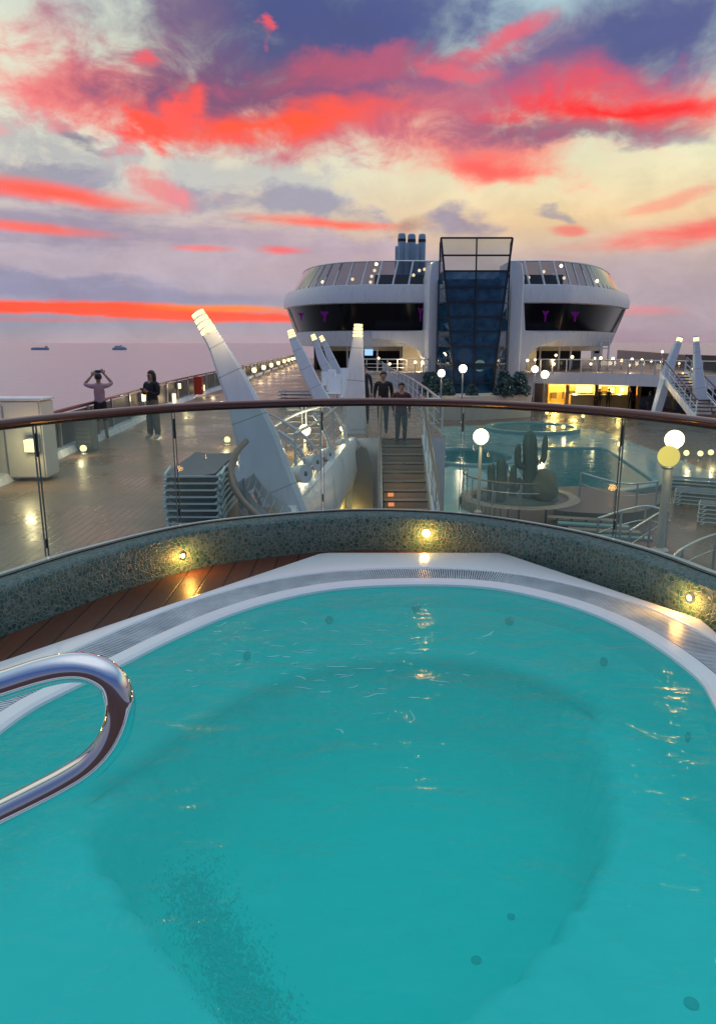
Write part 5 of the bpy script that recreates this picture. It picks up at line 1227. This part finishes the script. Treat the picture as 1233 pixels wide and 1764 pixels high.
for px, py in ((950,625),(1030,625),(1085,625),(1180,630),(690,622)): point('balcony_glow', WD(px,py,61.5), 60, rad=0.2)

# ---------------- lit bar on the pool deck level
bar = thing('poolside_bar', 'yellow lit open bar room under the white balcony edge', 'bar', (16,64,Z0))
bx0, bx1, bd = WD(940,680,62).x, WD(1097,680,60).x, 62.0
zc = Z1-1.0
b = MB(); b.box(((bx0+bx1)/2, bd+4, (Z0+zc)/2), (bx1-bx0, 0.2, zc-Z0)); b.build('back_wall', BARWALL, bar)
b = MB(); b.box(((bx0+bx1)/2, bd+2, zc+0.05), (bx1-bx0, 4.2, 0.1)); b.build('ceiling', BARWALL, bar)
for x in (bx0, bx1): b = MB(); b.box((x, bd+2, (Z0+zc)/2), (0.2, 4, zc-Z0)); b.build('side_wall', BARWALL, bar)
b = MB(); b.box(((bx0+bx1)/2, bd-0.3, zc-0.06), (bx1-bx0-0.3, 0.25, 0.10)); b.build('ceiling_strip_light', WARMSTRIP, bar)
for px in (939,975,1025,1098): b = MB(); x = WD(px,680,61.5).x; b.box((x, bd-0.6, (Z0+zc)/2), (0.3,0.3,zc-Z0)); b.build('pillar', ORANGEW if px != 1025 else mat('brown_pillar',(0.10,0.05,0.02),0.5), bar)
b = MB(); x0, x1 = WD(985,690,61).x, WD(1090,690,61).x; b.box(((x0+x1)/2, bd-0.2, Z0+0.55), (x1-x0,0.7,1.1)); b.build('counter', BARWALL, bar); b = MB(); b.box(((x0+x1)/2, bd-0.25, Z0+1.13), (x1-x0+0.2,0.9,0.06)); b.build('counter_top', WHITE, bar)
for px, py, s in ((1006,663,0.9),(1052,672,0.35),(1030,668,0.3),(1070,672,0.3)):
    b = MB(); p = WD(px, py, 65); b.box(p, (s*1.6,0.1,s*1.5)); b.build('lit_shelf', WARMSTRIP, bar)
for k in range(8): b = MB(); b.box(WD(950+k*17+random.random()*6, 681, 65.3), (0.5,0.2,random.uniform(0.3,0.9))); b.build('back_bar_cabinet', DARKIN, bar)
for px in (965,1000,1040,1080): point('bar_glow', (WD(px,670,62).x, 63.5, zc-0.5), 330, (1,0.66,0.16), 0.2)
orr = thing('orange_room', 'orange lit room with framed picture under the left balcony', 'room', WD(700,670,63.5))
x0, x1 = WD(612,670,63).x, WD(733,670,63).x
b = MB(); b.box(((x0+x1)/2, 64.8, (Z0+zc)/2), (x1-x0,0.2,zc-Z0)); b.build('back_wall', ORANGEW, orr)
b = MB(); b.box(WD(709,668,64.0), (0.85,0.08,0.95)); b.build('picture', mat('dark_picture', (0.03,0.05,0.04), 0.3), orr); b = MB(); b.box(WD(709,668,64.06)+Vector((0,0.02,0)), (1.05,0.06,1.15)); b.build('picture_frame', BARWALL, orr)
b = MB(); p = WD(721,670,62.4); b.box((p.x,p.y,(Z0+zc)/2), (0.3,0.3,zc-Z0)); b.build('pillar', mat('red_brown_pillar', (0.25,0.06,0.02), 0.4), orr)
b = MB(); p = WD(645,668,63.5); b.box(p, (0.55,0.2,1.8)); b.build('lit_column', WARMSTRIP, orr)
point('room_glow', WD(700,662,62.8), 260, (1,0.6,0.15), 0.2); point('room_glow', WD(650,664,62.0), 60, (1,0.7,0.2), 0.2)
# dark arcade right of the bar
ar = thing('dark_arcade', 'dark shaded seating arcade between the lit bar and the right stairs', 'building', WD(1160,690,64))
x0, x1 = bx1+0.2, 34
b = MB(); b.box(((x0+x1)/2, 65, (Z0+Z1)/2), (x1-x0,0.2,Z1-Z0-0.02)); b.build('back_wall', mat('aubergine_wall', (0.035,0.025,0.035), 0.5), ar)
gs = MB(); 
for px in (1110,1125,1145,1170): p = WD(px,692,59); gs.box((p.x,p.y,Z0+0.6), (0.9,0.05,1.2))
gs.build('glass_partitions', CLEARGL, ar)
# planter bench below the tower with bushes
pb = thing('long_planter', 'long pale stone planter bench in front of the glass tower', 'planter', WD(815,690,52.5))
pl = crom([Vector((p.x,p.y,0)) for p in (WD(722,690,53.5), WD(770,690,52.2), WD(830,690,52.2), WD(915,690,54.5))], 6)
zb_ = WD(616,682,52.5).z
b = MB(); b.loft([[p+Vector((0,3,zb_)) for p in pl],[p+Vector((0,0,zb_)) for p in pl],[p+Vector((0,0,Z0)) for p in pl]], False); b.build('bench', CONC, pb)
def bush(px, py, D, rx, rz, label, seed, cat='bush'):
    random.seed(seed); c = WD(px, py, D); base = Vector((c.x,c.y,zb_-0.1)); t = thing('bush', label, cat, base, 'bushes in front of the tower'); b = MB()
    for q in range(1500):
        a = random.random()*6.283; h = random.random()**0.8; r = rx*math.sqrt(random.random())*(1-h*0.62)*random.uniform(0.75,1.12)
        p = base+Vector((math.cos(a)*r, math.sin(a)*r*0.8, h*rz)); s = random.uniform(0.06,0.15); d1 = Vector((random.gauss(0,1),random.gauss(0,1),random.gauss(0,1))).normalized(); d2 = d1.cross(Vector((random.gauss(0,1),random.gauss(0,1),0.3))).normalized()
        b.add([p-d1*s*1.3, p+d2*s*0.5, p+d1*s*1.3, p-d2*s*0.5], [(0,1,2,3)])
    b.build('foliage', LEAFB, t); b = MB(); b.lathe([(0.09,0),(0.05,rz*0.6)], base, 6); b.build('stem', DARKIN, t)
bush(741,665,53.4,0.95,1.7,'dark blue green conical bush left of the tower foot',1); bush(771,672,52.9,0.6,1.2,'smaller dark bush beside the left globe lamp',2)
bush(868,664,53.2,0.9,1.75,'large dark blue green bush right of the tower foot, left of a pair',3); bush(894,666,54,0.95,1.7,'dark green bush at the right end of the planter beside the column',4); bush(812,676,53.0,0.5,0.8,'low dark bush in front of the tower door',5)
random.seed(11)
# ---------------- right staircase
rs = thing('right_staircase', 'outside staircase with brown treads descending at the right edge', 'staircase', WD(1200,715,40))
pt0, pt1 = WD(1158,645,43), WD(1222,722,35)
for k in range(14):
    p = pt0.lerp(pt1, k/13.0); b = MB(); b.box(p, (1.5,0.34,0.06), R(-20)); b.build('tread', mat('tread_red_brown', (0.16,0.08,0.06), 0.5) if 'tread_red_brown' not in MATS else MATS['tread_red_brown'], rs)
for dx in (-0.85,0.85):
    o_ = Vector((dx,dx*0.35,0)); b = MB(); b.bar(pt0+o_, pt1+o_, 0.08, 0.35); b.build('stringer', WHITE, rs)
    b = MB(); b.tube([pt0+o_+Vector((0,0,0.95)), pt1+o_+Vector((0,0,0.95))], 0.05, 6); b.build('handrail', WOODRAIL, rs)
    for h in (0.3,0.6): b = MB(); b.tube([pt0+o_+Vector((0,0,h)), pt1+o_+Vector((0,0,h))], 0.02, 5); b.build('rail', ALU, rs)
    for k in range(8): p = pt0.lerp(pt1,k/7)+o_; b = MB(); b.bar(p, p+Vector((0,0,0.95)), 0.05); b.build('baluster', WHITE, rs)
# starboard side rail band far right
sr = thing('starboard_screen', 'dark grey wind screen band along the far right ship side', 'railing', (26,80,Z1))
s0 = [Vector((25.5,66,0)), Vector((25.6,84,0)), Vector((25.0,118,0))]; s0 = [WD(1062,612,118), WD(1120,613,90), WD(1180,616,70), WD(1260,620,62)]
b = MB(); b.loft([[Vector((p.x,p.y,Z1)) for p in s0],[Vector((p.x,p.y,Z1+1.25)) for p in s0]], False); b.build('screen_panels', PANELG, sr)
b = MB(); b.tube([Vector((p.x,p.y,Z1+1.3)) for p in s0], 0.06, 6); b.build('top_rail', WOODRAIL, sr)
b = MB(); b.add([(p.x,p.y,Z1-0.01) for p in s0]+[(s0[-1].x,61.9,Z1-0.01),(14,61.9,Z1-0.01),(14,118,Z1-0.01)], [tuple(range(7))]); structure(b.build('starboard_deck', PROMDECK))
# deck furniture on the landing (white mass of chairs between pylons)
proto = None
chairs = [(575,668,30),(590,662,33),(566,655,36),(584,650,39),(600,676,28),(596,646,41)]
for i, (px, py, D) in enumerate(chairs):
    c = WD(px, py, D); c.z = Z1; c.y = D
    lab = 'white tube deck chair between the pylons, ' + ['in the middle left','behind the upright pylon','leftmost','fourth and farther back','nearest to the rail','farthest back'][i]
    if proto is None:
        proto = thing('deck_chair', lab, 'chair', c, 'white deck chairs between the pylons')
        for sx in (-0.3,0.3): b = MB(); b.tube(crom([c+Vector((sx,-0.35,0)), c+Vector((sx,-0.3,0.42)), c+Vector((sx,0.2,0.40)), c+Vector((sx,0.55,1.05))], 5), 0.025, 6); b.tube([c+Vector((sx,0.1,0.4)), c+Vector((sx,0.35,0))], 0.025, 6); b.build('side_frame', WHITE, proto)
        b = MB(); b.box(c+Vector((0,-0.05,0.42)), (0.58,0.5,0.03)); b.build('seat', WHITE, proto); b = MB(); b.bar(c+Vector((0,0.2,0.42)), c+Vector((0,0.55,1.05)), 0.56, 0.03); b.build('backrest', WHITE, proto)
    else: dup(proto, c, lab, R(random.uniform(-60,60)))

# ------------------------------------------------------------------ people
SKIN = mat('skin', (0.32,0.18,0.12), 0.5); HAIR = mat('dark_hair', (0.012,0.010,0.010), 0.5); SOLE = mat('shoe_white', (0.45,0.45,0.45), 0.5); SHOED = mat('shoe_dark', (0.03,0.03,0.03), 0.5)
SHIRTS = {k: mat(k, c, 0.8, noise_amt=0.2, noise_scale=14, bump=0.3, bump_scale=25) for k, c in {'pink_cotton': (0.42,0.24,0.27), 'black_cloth': (0.014,0.014,0.017), 'dark_navy_cloth': (0.02,0.023,0.035), 'khaki_cloth': (0.15,0.12,0.085), 'black_shorts': (0.012,0.012,0.013), 'dark_red_cloth': (0.08,0.02,0.02), 'grey_trousers': (0.03,0.03,0.032)}.items()}
def skinned(nodes, edges, sub=2):
    names = list(nodes); me = bpy.data.meshes.new('tmp'); me.from_pydata([nodes[k][0] for k in names], [(names.index(a), names.index(b)) for a, b in edges], [])
    o = bpy.data.objects.new('tmp', me); COL.objects.link(o); o.modifiers.new('s', 'SKIN')
    for i, k in enumerate(names):
        r = nodes[k][1]; sv = me.skin_vertices[0].data[i]; sv.radius = r if isinstance(r, tuple) else (r, r); sv.use_root = (i == 0)
    ss = o.modifiers.new('u', 'SUBSURF'); ss.levels = sub; ss.render_levels = sub
    dg = bpy.context.evaluated_depsgraph_get(); dg.update(); ev = o.evaluated_get(dg); m2 = bpy.data.meshes.new_from_object(ev)
    V = [v.co.copy() for v in m2.vertices]; F = [list(p.vertices) for p in m2.polygons]
    bpy.data.objects.remove(o); return V, F
def person(loc, rotz, label, pose, shirt, pants, height=1.7, hair='short', group=None, long_legs=True, hold=False, shoe=None, bulk=1.0, wide=1.0):
    k = height/1.70; loc = Vector(loc)
    n = {'pelvis': ((0,0,0.96),(0.135*bulk,0.10*bulk)), 'waist': ((0,0.0,1.10),(0.12*bulk,0.092*bulk)), 'chest': ((0,0,1.28),(0.145*bulk,0.105*bulk)), 'collar': ((0,-0.01,1.41),(0.10,0.075)), 'neck': ((0,0.0,1.48),0.05),
         'head0': ((0,0.015,1.555),(0.068,0.08)), 'head1': ((0,0.01,1.62),(0.078,0.094)), 'head2': ((0,0.0,1.67),(0.06,0.07))}
    for s, t in ((-1,'l'),(1,'r')):
        P = pose[t]
        n['sho'+t] = ((s*0.165*bulk,-0.01,1.395),0.062*bulk); n['elb'+t] = (P['elbow'],0.042*bulk); n['wri'+t] = (P['wrist'],0.028)
        n['hip'+t] = ((s*0.085,0,0.88),0.088*bulk); n['kne'+t] = (P.get('knee',(s*0.10,0.015,0.50)),0.06*bulk*wide*(1.0 if long_legs else 0.9)); n['ank'+t] = (P.get('ankle',(s*0.105,-0.02,0.09)),0.042*bulk*wide); 
        a = n['ank'+t][0]; n['toe'+t] = ((a[0]+s*0.015, a[1]+0.16, a[2]-0.055),0.032)
    e = [('pelvis','waist'),('waist','chest'),('chest','collar'),('collar','neck'),('neck','head0'),('head0','head1'),('head1','head2')]
    for t in 'lr': e += [('collar','sho'+t),('sho'+t,'elb'+t),('elb'+t,'wri'+t),('pelvis','hip'+t),('hip'+t,'kne'+t),('kne'+t,'ank'+t),('ank'+t,'toe'+t)]
    V, F = skinned(n, e, 2)
    root = thing('person', label, 'person', loc, group); root.rotation_euler = (0,0,rotz); root.scale = (k,k,k)
    segs = [(Vector(n[a][0]), Vector(n[b][0]), a, b) for a, b in e]
    def zone(p):
        best = None
        for a, c, na, nb in segs:
            u = max(0, min(1, (p-a).dot(c-a)/((c-a).length_squared+1e-9))); d = (p-(a+(c-a)*u)).length
            if best is None or d < best[0]: best = (d, na, nb, u)
        _, na, nb, u = best
        if 'toe' in nb: return 3
        if nb.startswith('ank'): return 2 if long_legs else (0 if u > 0.05 else 0)
        if nb.startswith('kne') or nb.startswith('hip'): return 2
        if nb.startswith('wri'): return 1 if pose.get('sleeve','long') == 'long' else 0
        if nb.startswith('elb'): return 1
        if nb in ('head0','head1','head2') or (nb == 'neck' and u > 0.4): return 0
        return 1 if p.z > pose.get('hem', 0.98) else 2
    b = MB(); b.add(V, F); b.m = [zone(sum((V[i] for i in f), Vector())/len(f)) for f in F]
    # face: nose, eyes, mouth, ears; hands with fingers, all in the one body mesh
    def addpart(fn, mi): s0 = len(b.f); fn(); b.m[s0:] = [mi]*(len(b.f)-s0)
    addpart(lambda: b.sphere((0,0.108,1.598), 0.014, 6, 5, (0.8,1.2,1.6)), 0)
    for s in (-1,1):
        addpart(lambda: b.sphere((s*0.078,0.0,1.60), 0.022, 6, 5, (0.4,0.8,1.3)), 0)
        addpart(lambda: b.sphere((s*0.03,0.092,1.617), 0.010, 6, 5), 4)
    addpart(lambda: b.sphere((0,0.093,1.562), 0.02, 6, 5, (1,0.4,0.25)), 4)
    for s, t in ((-1,'l'),(1,'r')):
        wv = Vector(n['wri'+t][0]); d = (wv-Vector(n['elb'+t][0])).normalized(); hd = Vector(pose[t].get('hand', tuple(d))).normalized()
        side = hd.cross(Vector((0,1,0)) if abs(hd.y) < 0.8 else Vector((0,0,1))).normalized(); nn = hd.cross(side)
        addpart(lambda: b.loft([[wv+hd*q+side*(cx*w)+nn*(cy*0.013) for cx, cy in ((-1,-1),(0,-1.2),(1,-1),(1,1),(0,1.2),(-1,1))] for q, w in ((-0.02,0.022),(0.03,0.036),(0.085,0.040))], True, False, True), 0)
        for q, (o_, L_) in enumerate(((-0.030,0.062),(-0.010,0.074),(0.010,0.070),(0.030,0.054))):
            p0 = wv+hd*0.08+side*o_; addpart(lambda: b.tube([p0, p0+hd*L_*0.5+nn*0.004, p0+hd*L_*0.8+nn*0.02, p0+hd*L_*0.9+nn*0.035], [0.009,0.0088,0.008,0.006], 6), 0)
        p0 = wv+hd*0.03+side*(-0.034*s); addpart(lambda: b.tube([p0, p0+hd*0.03-side*0.022*s, p0+hd*0.06-side*0.028*s+nn*0.01], [0.011,0.010,0.008], 6), 0)
    me = bpy.data.meshes.new('body'); me.from_pydata([tuple(v) for v in b.v], [], b.f)
    for m_ in (SKIN, SHIRTS[shirt], SHIRTS[pants], shoe or SHOED, HAIR): me.materials.append(m_)
    for p, mi in zip(me.polygons, b.m): p.material_index = mi; p.use_smooth = True
    me.update(); bo = bpy.data.objects.new('body', me); COL.objects.link(bo); bo.parent = root
    h = MB()
    h.sphere((0,-0.018,1.645), 0.102, 14, 10, (0.93,1.02,1.0))
    if hair == 'long':
        h.loft([[Vector((cx*w, -0.05+cy*dd, z)) for cx, cy in ((-1,0.7),(-0.8,-0.6),(0,-1),(0.8,-0.6),(1,0.7),(0,0.2))] for z, w, dd in ((1.70,0.06,0.05),(1.64,0.105,0.075),(1.56,0.115,0.075),(1.48,0.115,0.07),(1.41,0.09,0.05))], True, False, True)
    hv_ = [v for v in h.v]; 
    for i, v in enumerate(hv_):
        if v.y > 0.045 and v.z < 1.665: h.v[i] = Vector((v.x*0.9, 0.03, max(v.z,1.60)))
        if hair == 'short' and v.z < 1.57: h.v[i] = Vector((v.x*0.8, v.y*0.8, 1.575))
    me = bpy.data.meshes.new('hair'); me.from_pydata([tuple(v) for v in h.v], [], h.f); me.materials.append(HAIR)
    for p in me.polygons: p.use_smooth = True
    ho = bpy.data.objects.new('hair', me); COL.objects.link(ho); ho.parent = root
    return root
STAND = {'l': {'elbow': (-0.22,-0.03,1.12), 'wrist': (-0.23,0.06,0.88)}, 'r': {'elbow': (0.22,-0.03,1.12), 'wrist': (0.23,0.06,0.88)}}
PHOTO = {'sleeve': 'short', 'hem': 0.93, 'l': {'elbow': (-0.36,0.10,1.44), 'wrist': (-0.16,0.22,1.66), 'hand': (0.5,0.2,0.6)}, 'r': {'elbow': (0.34,0.10,1.46), 'wrist': (0.15,0.22,1.70), 'hand': (-0.4,0.2,0.7)}}
TEXT = {'hem': 0.90, 'l': {'elbow': (-0.24,0.02,1.14), 'wrist': (-0.08,0.24,1.22), 'hand': (0.6,0.5,0.2), 'ankle': (-0.14,0.0,0.09)}, 'r': {'elbow': (0.24,0.02,1.14), 'wrist': (0.08,0.24,1.22), 'hand': (-0.6,0.5,0.2), 'ankle': (0.15,0.0,0.09)}}
WALK = {'l': {'elbow': (-0.24,-0.08,1.14), 'wrist': (-0.22,0.06,0.92), 'knee': (-0.09,0.12,0.52), 'ankle': (-0.09,0.10,0.12)}, 'r': {'elbow': (0.24,0.02,1.14), 'wrist': (0.22,0.16,0.95), 'knee': (0.09,0.03,0.50), 'ankle': (0.09,-0.18,0.12)}}
p1 = W(178,757,Z1); man = person(p1, R(18), 'person in pink t-shirt and black shorts, seen from behind, both arms raised', PHOTO, 'pink_cotton', 'black_shorts', 1.66, long_legs=False, bulk=1.12)
hm = Matrix.Rotation(R(18), 4, 'Z') @ Vector((0,0.30,1.66*1.06)); ph = MB(); q = p1+Vector((hm.x,hm.y,1.72)); ph.box(q, (0.15,0.01,0.075), R(18)); po = ph.build('phone', BLACKM, None, loc=q); tag(po, 'dark phone held up sideways by the person in pink', 'phone')
p2 = W(267,756,Z1); wom = person(p2, R(150), 'person in black jacket and wide khaki trousers looking down at a phone', TEXT, 'black_cloth', 'khaki_cloth', 1.72, 'long', shoe=SOLE, bulk=1.22, wide=1.45)
hm = Matrix.Rotation(R(150), 4, 'Z') @ Vector((0,0.31,0)); q = p2+Vector((hm.x,hm.y,1.28)); ph = MB(); ph.box((0,0,0), (0.075,0.15,0.01)); po = ph.build('phone', BLACKM, None, loc=(0,0,0)); po.location = q; po.rotation_euler = (R(40),0,R(150)); tag(po, 'small phone in the hands of the person in black', 'phone')
p3 = WD(627,690,22.5); p3.z = Z1; p3.x = WD(627,690,22.5).x; person(p3, R(170), 'tall person in dark clothes standing beside the upright pylon at the stair head', STAND, 'dark_navy_cloth', 'grey_trousers', 1.78)
p4 = WD(660,690,19.9); p4.z = Z1; person(p4, R(175), 'person in black jacket at the top of the stairs, middle one of three', WALK, 'black_cloth', 'grey_trousers', 1.66, bulk=1.2)
p5 = WD(691,690,18.85); p5.z = Z1-rise; person(p5, R(182), 'person in dark red top stepping down the stairs, rightmost of three', WALK, 'dark_red_cloth', 'grey_trousers', 1.60, bulk=1.25)
SIT = STAND
first = None
for px, lab in ((1031,'dark silhouette of a person at the lit bar counter, left one'),(1047,'dark silhouette of a person at the lit bar counter, middle one'),(1085,'dark silhouette of a person standing at the right end of the bar')):
    p = WD(px, 690, 60.6); p.z = Z0
    if first is None: first = person(p, R(0), lab, STAND, 'black_cloth', 'grey_trousers', 1.7, group='people at the bar')
    else: dup(first, p, lab, R(random.uniform(-30,30)))
for px, lab in ((1118,'dark figure in the shaded arcade right of the bar'),(1178,'dark figure standing behind the right staircase pylon')):
    p = WD(px, 690, 57); p.z = Z0; dup(first, p, lab, R(40))
